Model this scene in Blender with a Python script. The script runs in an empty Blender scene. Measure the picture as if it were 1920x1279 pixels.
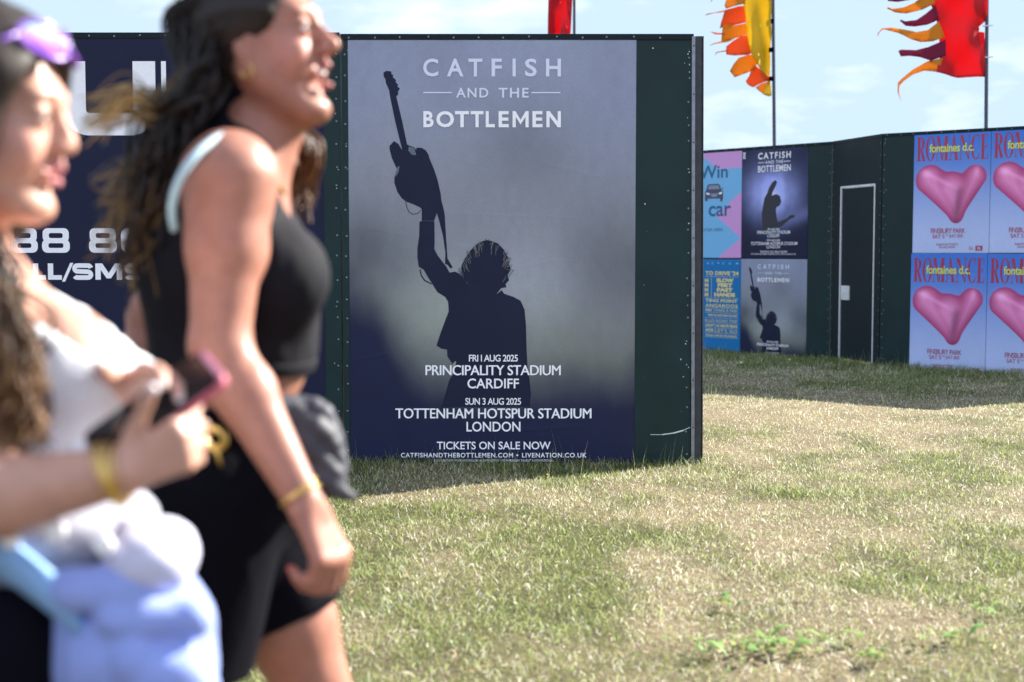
import bpy, bmesh, math, random
import numpy as np
from mathutils import Vector, Matrix
from mathutils.geometry import delaunay_2d_cdt

random.seed(7)
RNG = np.random.default_rng(7)
R = math.radians
scn = bpy.context.scene
COL = scn.collection

# ------------------------------------------------------------------ camera
FPX = 2667.0                      # focal length in photo pixels (50 mm on 36 mm, 1920 px)
CAM_H = 1.21
PITCH = math.atan(0.0636)
cam_d = bpy.data.cameras.new('camera')
cam_d.lens = 50.0
cam_d.sensor_width = 36.0
cam_d.clip_start = 0.05
cam_d.clip_end = 3000
cam_d.dof.use_dof = True
cam_d.dof.focus_distance = 8.7
cam_d.dof.aperture_fstop = 2.6
cam = bpy.data.objects.new('camera', cam_d)
COL.objects.link(cam)
cam.location = (0, 0, CAM_H)
cam.rotation_euler = (math.pi / 2 - PITCH, 0, 0)
scn.camera = cam

# ------------------------------------------------------------------ light
SUN_EL = R(32)
SUN_AZ = R(58)                    # from +Y towards +X
sun_dir = Vector((math.sin(SUN_AZ) * math.cos(SUN_EL), math.cos(SUN_AZ) * math.cos(SUN_EL), math.sin(SUN_EL)))
sd = bpy.data.lights.new('sun', 'SUN')
sd.energy = 5.0
sd.angle = R(0.53)
sd.color = (1.0, 0.95, 0.86)
so = bpy.data.objects.new('sun', sd)
COL.objects.link(so)
so.rotation_euler = (-sun_dir).to_track_quat('-Z', 'Y').to_euler()

scn.view_settings.view_transform = 'Standard'
scn.view_settings.look = 'None'
scn.view_settings.exposure = 2.05
scn.view_settings.gamma = 1.0

world = bpy.data.worlds.new('World')
scn.world = world
world.use_nodes = True
nt = world.node_tree
nt.nodes.clear()
N = nt.nodes.new
L = nt.links.new
out = N('ShaderNodeOutputWorld')
bg = N('ShaderNodeBackground')
bg.inputs['Strength'].default_value = 0.15
sky = N('ShaderNodeTexSky')
sky.sky_type = 'NISHITA'
sky.sun_disc = False
sky.sun_elevation = SUN_EL
sky.sun_rotation = SUN_AZ
sky.air_density = 1.0
sky.dust_density = 0.4
sky.ozone_density = 2.0
# thin bright cumulus: noise over the view direction, squashed so clouds lie flat
tc = N('ShaderNodeTexCoord')
mp = N('ShaderNodeMapping')
mp.inputs['Scale'].default_value = (4.0, 4.0, 13.0)
mp.inputs['Location'].default_value = (1.3, 0.2, 0.35)
nz = N('ShaderNodeTexNoise')
nz.inputs['Scale'].default_value = 2.1
nz.inputs['Detail'].default_value = 7.0
nz.inputs['Roughness'].default_value = 0.55
rp = N('ShaderNodeValToRGB')
rp.color_ramp.elements[0].position = 0.52
rp.color_ramp.elements[0].color = (0, 0, 0, 1)
rp.color_ramp.elements[1].position = 0.74
rp.color_ramp.elements[1].color = (1, 1, 1, 1)
mul = N('ShaderNodeMath'); mul.operation = 'MULTIPLY'; mul.inputs[1].default_value = 0.75
mx = N('ShaderNodeMix'); mx.data_type = 'RGBA'
mx.inputs['B'].default_value = (4.1, 4.3, 4.7, 1)
L(tc.outputs['Generated'], mp.inputs['Vector'])
L(mp.outputs['Vector'], nz.inputs['Vector'])
L(nz.outputs['Fac'], rp.inputs['Fac'])
L(rp.outputs['Color'], mul.inputs[0])
# made-up bright bluish sky, added behind the camera to fill the shaded hoarding
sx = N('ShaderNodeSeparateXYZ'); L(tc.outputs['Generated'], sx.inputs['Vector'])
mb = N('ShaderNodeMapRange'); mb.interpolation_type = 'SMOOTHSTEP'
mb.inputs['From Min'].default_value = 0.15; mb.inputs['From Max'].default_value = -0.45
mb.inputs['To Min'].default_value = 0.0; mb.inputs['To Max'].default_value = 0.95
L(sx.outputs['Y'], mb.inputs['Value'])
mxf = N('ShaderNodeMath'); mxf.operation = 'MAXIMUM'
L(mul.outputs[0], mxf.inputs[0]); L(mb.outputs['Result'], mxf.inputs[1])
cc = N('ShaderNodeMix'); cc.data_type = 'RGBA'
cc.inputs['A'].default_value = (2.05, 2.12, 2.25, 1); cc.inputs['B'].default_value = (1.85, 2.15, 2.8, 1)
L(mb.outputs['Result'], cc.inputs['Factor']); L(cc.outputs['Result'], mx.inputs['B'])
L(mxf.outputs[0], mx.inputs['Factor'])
dk = N('ShaderNodeMix'); dk.data_type = 'RGBA'; dk.blend_type = 'DARKEN'; dk.inputs['Factor'].default_value = 1
dk.inputs['B'].default_value = (1.12, 1.45, 1.84, 1)      # upper limit on the sky colour, cuts the glow near the sun
L(sky.outputs['Color'], dk.inputs['A'])
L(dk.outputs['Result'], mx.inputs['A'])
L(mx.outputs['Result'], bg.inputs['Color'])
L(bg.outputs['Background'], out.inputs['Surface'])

cyc = scn.cycles
cyc.use_denoising = True
cyc.max_bounces = 8
cyc.transparent_max_bounces = 8

# ------------------------------------------------------------------ helpers
FWD = Vector((0, math.cos(PITCH), -math.sin(PITCH)))
UPV = Vector((0, math.sin(PITCH), math.cos(PITCH)))

def W(px, py, Y):
    """photo pixel + depth -> a point of the place"""
    d = FWD + Vector((1, 0, 0)) * ((px - 960) / FPX) + UPV * ((639.5 - py) / FPX)
    d = d * (Y / d.y)
    return Vector((d.x, d.y, d.z + CAM_H))

def lin(c):
    return tuple(((v / 255.0) / 12.92 if v / 255.0 <= 0.04045 else ((v / 255.0 + 0.055) / 1.055) ** 2.4) for v in c)

def hsh(ix, iy, iz, seed):
    n = (ix * 374761393 + iy * 668265263 + iz * 2147483647 * 3 + seed * 1274126177) & 0xffffffff
    n = ((n ^ (n >> 13)) * 1274126177) & 0xffffffff
    n = n ^ (n >> 16)
    return (n & 0xffff) / 65535.0

def vn(x, y, z=0.0, s=1.0, seed=0):
    x = np.asarray(x, float) * s; y = np.asarray(y, float) * s; z = np.asarray(z, float) * s + 0 * x
    ix = np.floor(x).astype(np.int64); iy = np.floor(y).astype(np.int64); iz = np.floor(z).astype(np.int64)
    fx, fy, fz = x - ix, y - iy, z - iz
    fx = fx * fx * (3 - 2 * fx); fy = fy * fy * (3 - 2 * fy); fz = fz * fz * (3 - 2 * fz)
    def c(a, b, d): return hsh(ix + a, iy + b, iz + d, seed)
    def bl(d):
        return (c(0, 0, d) * (1 - fx) + c(1, 0, d) * fx) * (1 - fy) + (c(0, 1, d) * (1 - fx) + c(1, 1, d) * fx) * fy
    return bl(0) * (1 - fz) + bl(1) * fz

def fbm(x, y, z=0.0, s=1.0, seed=0, o=4):
    a, t, r = 1.0, 0.0, 0.0
    for i in range(o):
        r = r + a * vn(x, y, z, s * 2 ** i, seed + i * 17); t += a; a *= 0.5
    return r / t

def sst(a, b, x):
    t = np.clip((np.asarray(x, float) - a) / (b - a), 0, 1)
    return t * t * (3 - 2 * t)

def link(o, parent=None):
    COL.objects.link(o)
    if parent is not None:
        o.parent = parent
    return o

def tag(o, label=None, cat=None, group=None, kind=None):
    if label: o['label'] = label
    if cat: o['category'] = cat
    if group: o['group'] = group
    if kind: o['kind'] = kind
    return o

def empty(name, loc=(0, 0, 0), rz=0.0):
    o = bpy.data.objects.new(name, None)
    o.empty_display_size = 0.1
    COL.objects.link(o)
    o.location = loc
    o.rotation_euler = (0, 0, rz)
    return o

def mesh_np(name, V, F, mats, parent=None, smooth=True, vcol=None, mi=None):
    """V (n,3); F list of arrays (m,k) or one array"""
    me = bpy.data.meshes.new(name)
    Fs = F if isinstance(F, list) else [F]
    Fs = [np.asarray(f, np.int32) for f in Fs if len(f)]
    V = np.asarray(V, np.float32)
    me.vertices.add(len(V)); me.vertices.foreach_set('co', V.ravel())
    loops = np.concatenate([f.ravel() for f in Fs])
    tot = np.concatenate([np.full(len(f), f.shape[1], np.int32) for f in Fs])
    st = np.concatenate([[0], np.cumsum(tot)[:-1]]).astype(np.int32)
    me.loops.add(len(loops)); me.loops.foreach_set('vertex_index', loops)
    me.polygons.add(len(tot)); me.polygons.foreach_set('loop_start', st); me.polygons.foreach_set('loop_total', tot)
    if mi is not None: me.polygons.foreach_set('material_index', np.asarray(mi, np.int32))
    me.update(calc_edges=True)
    me.validate()
    if smooth: me.polygons.foreach_set('use_smooth', np.ones(len(me.polygons), bool))
    if vcol is not None:
        at = me.color_attributes.new('tint', 'FLOAT_COLOR', 'POINT')
        c = np.ones((len(V), 4), np.float32); c[:, :3] = vcol
        at.data.foreach_set('color', c.ravel())
    for m in (mats if isinstance(mats, (list, tuple)) else [mats]): me.materials.append(m)
    return link(bpy.data.objects.new(name, me), parent)

class MB:
    """collects boxes, prisms and tubes into one mesh, several materials"""
    def __init__(s): s.V = []; s.F = []; s.M = []; s.n = 0
    def add(s, V, F, m=0):
        V = [tuple(v) for v in V]
        s.V += V
        for f in F: s.F.append([i + s.n for i in f]); s.M.append(m)
        s.n += len(V)
    def box(s, lo, hi, m=0, T=None):
        x0, y0, z0 = lo; x1, y1, z1 = hi
        V = [Vector(p) for p in [(x0,y0,z0),(x1,y0,z0),(x1,y1,z0),(x0,y1,z0),(x0,y0,z1),(x1,y0,z1),(x1,y1,z1),(x0,y1,z1)]]
        if T: V = [T @ v for v in V]
        s.add(V, [(0,3,2,1),(4,5,6,7),(0,1,5,4),(1,2,6,5),(2,3,7,6),(3,0,4,7)], m)
    def tube(s, pts, rad, n=8, m=0, cap=True):
        pts = [Vector(p) for p in pts]
        k = len(pts)
        rad = rad if hasattr(rad, '__len__') else [rad] * k
        V, F = [], []
        u = None
        for i in range(k):
            t = (pts[min(i + 1, k - 1)] - pts[max(i - 1, 0)]).normalized()
            if u is None:
                u = t.orthogonal().normalized()
            else:
                u = (u - t * u.dot(t)).normalized()
            w = t.cross(u)
            for j in range(n):
                a = 2 * math.pi * j / n
                V.append(pts[i] + (u * math.cos(a) + w * math.sin(a)) * rad[i])
        for i in range(k - 1):
            for j in range(n):
                F.append((i * n + j, i * n + (j + 1) % n, (i + 1) * n + (j + 1) % n, (i + 1) * n + j))
        if cap:
            F.append(tuple(range(n - 1, -1, -1))); F.append(tuple((k - 1) * n + j for j in range(n)))
        s.add(V, F, m)
    def ball(s, c, r, m=0, nu=10, nv=6, T=None):
        V, F = [], []
        r = r if hasattr(r, '__len__') else (r, r, r)
        for i in range(nv + 1):
            a = math.pi * i / nv
            for j in range(nu):
                b = 2 * math.pi * j / nu
                p = Vector((r[0] * math.sin(a) * math.cos(b), r[1] * math.sin(a) * math.sin(b), r[2] * math.cos(a)))
                if T: p = T @ p
                V.append(Vector(c) + p)
        for i in range(nv):
            for j in range(nu):
                F.append((i * nu + j, (i + 1) * nu + j, (i + 1) * nu + (j + 1) % nu, i * nu + (j + 1) % nu))
        s.add(V, F, m)
    def build(s, name, mats, parent=None, smooth=False, bevel=0.0):
        me = bpy.data.meshes.new(name)
        me.from_pydata([tuple(v) for v in s.V], [], s.F)
        me.update()
        me.polygons.foreach_set('material_index', np.asarray(s.M, np.int32))
        for m in (mats if isinstance(mats, (list, tuple)) else [mats]): me.materials.append(m)
        if smooth: me.polygons.foreach_set('use_smooth', np.ones(len(me.polygons), bool))
        o = link(bpy.data.objects.new(name, me), parent)
        if bevel:
            b = o.modifiers.new('bevel', 'BEVEL'); b.width = bevel; b.segments = 2; b.limit_method = 'ANGLE'
        return o

# ------------------------------------------------------------------ materials
def mat(name, col=(0.5, 0.5, 0.5), rough=0.6, metal=0.0, spec=0.5, noise=0.0, nscale=8.0, bump=0.0, bscale=60.0,
        vcol=False, sss=0.0, transl=0.0, sheen=0.0, rvar=0.0, stretch=(1, 1, 1)):
    m = bpy.data.materials.new(name)
    m.use_nodes = True
    t = m.node_tree
    b = t.nodes['Principled BSDF']
    b.inputs['Base Color'].default_value = (*col, 1)
    b.inputs['Roughness'].default_value = rough
    b.inputs['Metallic'].default_value = metal
    b.inputs['Specular IOR Level'].default_value = spec
    if sheen: b.inputs['Sheen Weight'].default_value = sheen
    src = None
    if vcol:
        a = t.nodes.new('ShaderNodeVertexColor'); a.layer_name = 'tint'; src = a.outputs['Color']
    co = t.nodes.new('ShaderNodeTexCoord')
    mpn = t.nodes.new('ShaderNodeMapping'); mpn.inputs['Scale'].default_value = stretch
    t.links.new(co.outputs['Object'], mpn.inputs['Vector'])
    if noise or rvar:
        n = t.nodes.new('ShaderNodeTexNoise'); n.inputs['Scale'].default_value = nscale; n.inputs['Detail'].default_value = 6
        t.links.new(mpn.outputs['Vector'], n.inputs['Vector'])
        if noise:
            mr = t.nodes.new('ShaderNodeMapRange')
            mr.inputs['From Min'].default_value = 0.25; mr.inputs['From Max'].default_value = 0.75
            mr.inputs['To Min'].default_value = 1 - noise; mr.inputs['To Max'].default_value = 1 + noise
            t.links.new(n.outputs['Fac'], mr.inputs['Value'])
            mm = t.nodes.new('ShaderNodeMix'); mm.data_type = 'RGBA'; mm.blend_type = 'MULTIPLY'; mm.inputs['Factor'].default_value = 1
            if src: t.links.new(src, mm.inputs['A'])
            else: mm.inputs['A'].default_value = (*col, 1)
            t.links.new(mr.outputs['Result'], mm.inputs['B'])
            src = mm.outputs['Result']
        if rvar:
            m2 = t.nodes.new('ShaderNodeMapRange')
            m2.inputs['From Min'].default_value = 0.3; m2.inputs['From Max'].default_value = 0.7
            m2.inputs['To Min'].default_value = rough - rvar; m2.inputs['To Max'].default_value = rough + rvar
            t.links.new(n.outputs['Fac'], m2.inputs['Value'])
            t.links.new(m2.outputs['Result'], b.inputs['Roughness'])
    if src: t.links.new(src, b.inputs['Base Color'])
    if bump:
        n2 = t.nodes.new('ShaderNodeTexNoise'); n2.inputs['Scale'].default_value = bscale; n2.inputs['Detail'].default_value = 5
        t.links.new(mpn.outputs['Vector'], n2.inputs['Vector'])
        bp = t.nodes.new('ShaderNodeBump'); bp.inputs['Strength'].default_value = bump; bp.inputs['Distance'].default_value = 0.01
        t.links.new(n2.outputs['Fac'], bp.inputs['Height'])
        t.links.new(bp.outputs['Normal'], b.inputs['Normal'])
    if sss:
        b.inputs['Subsurface Weight'].default_value = sss
        b.inputs['Subsurface Radius'].default_value = (1.0, 0.35, 0.2)
        b.inputs['Subsurface Scale'].default_value = 0.012
    if transl:
        tr = t.nodes.new('ShaderNodeBsdfTranslucent')
        if src: t.links.new(src, tr.inputs['Color'])
        else: tr.inputs['Color'].default_value = (*col, 1)
        mxs = t.nodes.new('ShaderNodeMixShader'); mxs.inputs['Fac'].default_value = transl
        t.links.new(b.outputs['BSDF'], mxs.inputs[1]); t.links.new(tr.outputs['BSDF'], mxs.inputs[2])
        t.links.new(mxs.outputs['Shader'], t.nodes['Material Output'].inputs['Surface'])
    return m

M = {}
M['green_paint'] = mat('green_paint', (0.007, 0.025, 0.026), 0.42, spec=0.22, noise=0.25, nscale=3.0, bump=0.05, bscale=18, rvar=0.08)
M['green_dark'] = mat('green_dark', (0.004, 0.012, 0.015), 0.5, spec=0.18, noise=0.25, nscale=4.0, bump=0.04, bscale=18, rvar=0.06)
M['rivet'] = mat('rivet', (0.20, 0.23, 0.25), 0.4, metal=0.6)
M['scuff'] = mat('scuff', (0.55, 0.6, 0.6), 0.7)
M['galv'] = mat('galvanised', (0.22, 0.24, 0.27), 0.42, metal=0.8, noise=0.3, nscale=30, rvar=0.1)
M['dark_steel'] = mat('dark_steel', (0.030, 0.032, 0.038), 0.5, metal=0.2, noise=0.4, nscale=20)
M['alu'] = mat('aluminium', (0.72, 0.74, 0.76), 0.4, metal=0.5, noise=0.15, nscale=25)
M['print'] = mat('print', rough=0.5, vcol=True, noise=0.09, nscale=160, bump=0.12, bscale=5, spec=0.25)
M['banner'] = mat('banner_vinyl', (0.007, 0.010, 0.037), 0.55, noise=0.12, nscale=4, bump=0.03, bscale=7, spec=0.22)
M['white_ink'] = mat('white_ink', (0.86, 0.86, 0.88), 0.5, noise=0.04, nscale=60)
M['grey_ink'] = mat('grey_ink', (0.66, 0.68, 0.80), 0.5)
M['navy_ink'] = mat('navy_ink', (0.008, 0.012, 0.036), 0.5, noise=0.15, nscale=6, spec=0.2)
M['black_ink'] = mat('black_ink', (0.014, 0.016, 0.03), 0.5)
M['red_ink'] = mat('red_ink', (0.36, 0.022, 0.06), 0.5)
M['lime_ink'] = mat('lime_ink', (0.62, 0.68, 0.10), 0.5)
M['blue_ink'] = mat('blue_ink', (0.008, 0.11, 0.24), 0.5)
M['yellow_ink'] = mat('yellow_ink', (0.75, 0.62, 0.20), 0.5)
M['skin'] = mat('skin', vcol=True, rough=0.46, spec=0.32, sss=0.12, noise=0.12, nscale=45, bump=0.08, bscale=260, rvar=0.07)
M['hair'] = mat('hair_strands', vcol=True, rough=0.5, spec=0.3, noise=0.25, nscale=90)
M['black_knit'] = mat('black_knit', (0.0065, 0.0065, 0.010), 0.8, spec=0.12, noise=0.2, nscale=40, bump=0.15, bscale=300)
M['black_cloth'] = mat('black_cloth', (0.003, 0.003, 0.006), 0.85, spec=0.06, noise=0.2, nscale=25, bump=0.15, bscale=200)
M['grey_cloth'] = mat('charcoal_cloth', (0.045, 0.047, 0.060), 0.6, spec=0.3, noise=0.35, nscale=18, bump=0.2, bscale=80)
M['white_cloth'] = mat('white_cloth', (0.66, 0.67, 0.72), 0.8, noise=0.05, nscale=20, bump=0.15, bscale=150)
M['grey_top'] = mat('grey_marl_cloth', (0.28, 0.29, 0.36), 0.8, noise=0.08, nscale=20, bump=0.15, bscale=150)
M['denim'] = mat('pale_denim', (0.22, 0.28, 0.58), 0.8, noise=0.16, nscale=9, bump=0.3, bscale=120)
M['pale_cloth'] = mat('pale_lilac_cloth', (0.48, 0.48, 0.62), 0.8, noise=0.06, nscale=20, bump=0.2, bscale=100)
M['strap_blue'] = mat('pale_blue_strap', (0.20, 0.36, 0.62), 0.7, noise=0.08, nscale=20)
M['cyan_strap'] = mat('pale_cyan_strap', (0.36, 0.53, 0.60), 0.75)
M['gold'] = mat('gold', (0.75, 0.52, 0.16), 0.28, metal=0.9)
M['pearl'] = mat('pearl', (0.85, 0.84, 0.86), 0.25)
M['eye'] = mat('eye_white', (0.75, 0.73, 0.72), 0.2)
M['iris'] = mat('iris', (0.02, 0.012, 0.008), 0.15)
M['lash'] = mat('lash', (0.012, 0.008, 0.007), 0.7)
M['teeth'] = mat('teeth', (0.78, 0.74, 0.70), 0.25)
M['lens'] = mat('mirror_lens', (0.45, 0.22, 0.75), 0.12, metal=0.8)
M['lens2'] = mat('mirror_lens_cyan', (0.25, 0.75, 0.85), 0.10, metal=0.8)
M['frame_purple'] = mat('purple_plastic', (0.18, 0.07, 0.40), 0.25)
M['pink_case'] = mat('pink_silicone', (0.50, 0.10, 0.16), 0.45)
M['screen'] = mat('phone_glass', (0.012, 0.010, 0.012), 0.08)
M['shoe'] = mat('white_leather', (0.7, 0.7, 0.7), 0.5)
M['pole'] = mat('flag_pole_metal', (0.06, 0.07, 0.095), 0.45, metal=0.5)
M['flag_red'] = mat('red_flag_cloth', (0.62, 0.018, 0.03), 0.7, transl=0.5, noise=0.06, nscale=2, bump=0.05, bscale=200)
M['flag_maroon'] = mat('maroon_flag_cloth', (0.26, 0.01, 0.06), 0.7, transl=0.5, noise=0.06, nscale=2)
M['flag_yellow'] = mat('yellow_flag_cloth', (0.72, 0.52, 0.012), 0.7, transl=0.45, noise=0.06, nscale=2)
M['flag_orange'] = mat('orange_flag_cloth', (0.70, 0.13, 0.012), 0.7, transl=0.45, noise=0.06, nscale=2)
M['flag_amber'] = mat('amber_flag_cloth', (0.72, 0.30, 0.012), 0.7, transl=0.45, noise=0.06, nscale=2)
M['grass'] = mat('grass_blades', vcol=True, rough=0.5, transl=0.42, spec=0.2)
M['soil'] = mat('thatch_soil', vcol=True, rough=0.9, noise=0.35, nscale=35, bump=0.6, bscale=45, spec=0.1)

def lens_mat():
    m = mat('mirror_lens_fade', (0.5, 0.2, 0.8), 0.12, metal=0.75)
    t = m.node_tree
    co = t.nodes.new('ShaderNodeTexCoord'); sp = t.nodes.new('ShaderNodeSeparateXYZ'); rp_ = t.nodes.new('ShaderNodeValToRGB')
    e = rp_.color_ramp.elements
    e[0].position = 0.25; e[0].color = (0.36, 0.10, 0.75, 1); e[1].position = 0.95; e[1].color = (0.25, 0.75, 0.9, 1)  # mirror coating tint; the cyan towards the top is a painted-in highlight
    n = e.new(0.6); n.color = (0.75, 0.35, 0.85, 1)
    t.links.new(co.outputs['Generated'], sp.inputs['Vector']); t.links.new(sp.outputs['Z'], rp_.inputs['Fac'])
    t.links.new(rp_.outputs['Color'], t.nodes['Principled BSDF'].inputs['Base Color'])
    return m
M['lens'] = M['lens2'] = lens_mat()
# ------------------------------------------------------------------ flat artwork helpers (all in a local x-z sheet, -y towards the viewer)
def text2d(s, bold=0.0, track=1.0, shear=0.0):
    cu = bpy.data.curves.new('letters', 'FONT')
    cu.body = s; cu.size = 1.0; cu.offset = bold; cu.space_character = track; cu.shear = shear
    cu.resolution_u = 4; cu.fill_mode = 'FRONT'
    ob = bpy.data.objects.new('letters', cu)
    COL.objects.link(ob)
    dg = bpy.context.evaluated_depsgraph_get()
    me = bpy.data.meshes.new_from_object(ob.evaluated_get(dg))
    V = np.array([v.co[:2] for v in me.vertices]); F = [list(p.vertices) for p in me.polygons]
    bpy.data.objects.remove(ob); bpy.data.curves.remove(cu); bpy.data.meshes.remove(me)
    return V, F

class Art:
    """printed shapes in sheet pixels (x right, y down); each shape sits a hair above the one below"""
    def __init__(s): s.V = []; s.F = []; s.M = []; s.k = 0
    def put(s, V, F, m, lift=None):
        n = len(s.V); s.k += 1
        dy = (0.0012 + 0.00002 * s.k) if lift is None else lift
        s.V += [(x, y, dy) for x, y in V]
        for f in F: s.F.append([i + n for i in f]); s.M.append(m)
    def text(s, t, x0, y0, x1, y1, m, bold=0.0, track=1.0, shear=0.0):
        V, F = text2d(t, bold, track, shear)
        lo, hi = V.min(0), V.max(0)
        P = (V - lo) / (hi - lo)
        s.put([(x0 + p[0] * (x1 - x0), y1 - p[1] * (y1 - y0)) for p in P], F, m)
    def poly(s, pts, m):
        from mathutils.geometry import tessellate_polygon
        T = tessellate_polygon([[Vector((p[0], p[1], 0)) for p in pts]])
        s.put(pts, [list(t) for t in T], m)
    def rect(s, x0, y0, x1, y1, m): s.put([(x0, y0), (x1, y0), (x1, y1), (x0, y1)], [[0, 1, 2, 3]], m)
    def ring(s, outer, inner, m, closed=True):
        n = len(outer)
        V = list(outer) + list(inner)
        F = [[i, (i + 1) % n, n + (i + 1) % n, n + i] for i in range(n if closed else n - 1)]
        s.put(V, F, m)
    def stroke(s, pts, w, m):
        P = [Vector(pts[0])]; a = []; b = []
        for p in pts[1:]:
            if (Vector(p) - P[-1]).length > 1e-3: P.append(Vector(p))
        for i, p in enumerate(P):
            d1 = (P[i] - P[i - 1]).normalized() if i else (P[1] - P[0]).normalized()
            d2 = (P[i + 1] - P[i]).normalized() if i < len(P) - 1 else d1
            n1 = Vector((-d1.y, d1.x)); n2 = Vector((-d2.y, d2.x))
            nn = (n1 + n2)
            nn = nn / max(nn.length_squared / 2, 0.35) if nn.length > 1e-6 else n1
            a.append(tuple(p + nn * (w / 2))); b.append(tuple(p - nn * (w / 2)))
        s.ring(a, b, m, closed=False)
    def build(s, name, mats, parent, fx, fz):
        """fx, fz turn sheet pixels into local metres"""
        V = [(fx(x), -d, fz(y)) for x, y, d in s.V]
        me = bpy.data.meshes.new(name)
        me.from_pydata(V, [], s.F); me.update()
        # every face looks at the viewer (-y)
        bm = bmesh.new(); bm.from_mesh(me)
        for f in bm.faces:
            f.normal_update()
            if f.normal.y > 0: f.normal_flip()
        bm.to_mesh(me); bm.free()
        for m in mats: me.materials.append(m)
        me.polygons.foreach_set('material_index', np.asarray(s.M, np.int32))
        return link(bpy.data.objects.new(name, me), parent)

def arc(cx, cy, rx, ry, a0, a1, n=10):
    return [(cx + rx * math.cos(R(a0 + (a1 - a0) * i / n)), cy + ry * math.sin(R(a0 + (a1 - a0) * i / n))) for i in range(n + 1)]

def rrect(x0, y0, x1, y1, r, n=5):
    return (arc(x1 - r, y1 - r, r, r, 0, 90, n) + arc(x0 + r, y1 - r, r, r, 90, 180, n) +
            arc(x0 + r, y0 + r, r, r, 180, 270, n) + arc(x1 - r, y0 + r, r, r, 270, 360, n))

def sheet(name, w, h, nx, nz, colf, m, parent, thick=0.002, wob=0.0, crease=0):
    """a printed sheet: front face a fine grid with its printed colours; colf(u, v) with v down"""
    u, v = np.meshgrid(np.linspace(0, 1, nx), np.linspace(0, 1, nz))
    c = np.clip(colf(u, v), 0, 1).reshape(-1, 3)
    y = -wob * (fbm(u, v, 0, 5, 3) - 0.5)
    cr_ = random.Random(crease + 40)
    for k in range(crease):                             # soft creases and paste bubbles
        cu, cv, ln, an = cr_.uniform(0, 1), cr_.uniform(.05, 1), cr_.uniform(.08, .30), cr_.gauss(0, .18)
        du, dv = u - cu, (v - cv) * h / w
        al = du * math.cos(an) + dv * math.sin(an); ac = -du * math.sin(an) + dv * math.cos(an)
        y = y - cr_.uniform(.0004, .0009) * np.exp(-(al / ln) ** 4) * np.exp(-(ac / .006) ** 2)
    V = np.stack([u * w, y - thick, (1 - v) * h], -1).reshape(-1, 3)
    ii = (np.arange(nz - 1)[:, None] * nx + np.arange(nx - 1)[None]).ravel()
    F = np.stack([ii, ii + nx, ii + nx + 1, ii + 1], -1)
    # rim so that the sheet has its real thickness
    top = np.arange(nx); bot = (nz - 1) * nx + np.arange(nx); lf = np.arange(nz) * nx; rt = lf + nx - 1
    border = np.concatenate([top, rt[1:], bot[::-1][1:], lf[::-1][1:-1]])
    n0 = len(V)
    VB = V[border].copy(); VB[:, 1] = -0.0002
    k = len(border)
    FB = np.stack([border, np.roll(border, -1), n0 + np.roll(np.arange(k), -1), n0 + np.arange(k)], -1)
    V = np.concatenate([V, VB]); c = np.concatenate([c, c[border]])
    return mesh_np(name, V, np.concatenate([F, FB]), m, parent, smooth=True, vcol=c)

def Lc(*c): return np.array(lin(c))

class Plane:
    """an upright plane through two ground points"""
    def __init__(s, a, b):
        s.o = Vector((a[0], a[1])); d = Vector((b[0] - a[0], b[1] - a[1])); s.len = d.length; s.d = d.normalized()
        s.rz = math.atan2(s.d.y, s.d.x)
    def uz(s, px, py):
        r = FWD + Vector((1, 0, 0)) * ((px - 960) / FPX) + UPV * ((639.5 - py) / FPX)
        # o + u d = t r
        det = s.d.x * -r.y - s.d.y * -r.x
        u = (-s.o.x * -r.y - -s.o.y * -r.x) / det
        p = s.o + s.d * u
        t = p.y / r.y
        return u, CAM_H + t * r.z
    def pt(s, u, z=0.0, off=0.0):
        return Vector((s.o.x + s.d.x * u + s.d.y * off, s.o.y + s.d.y * u - s.d.x * off, z))

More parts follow.
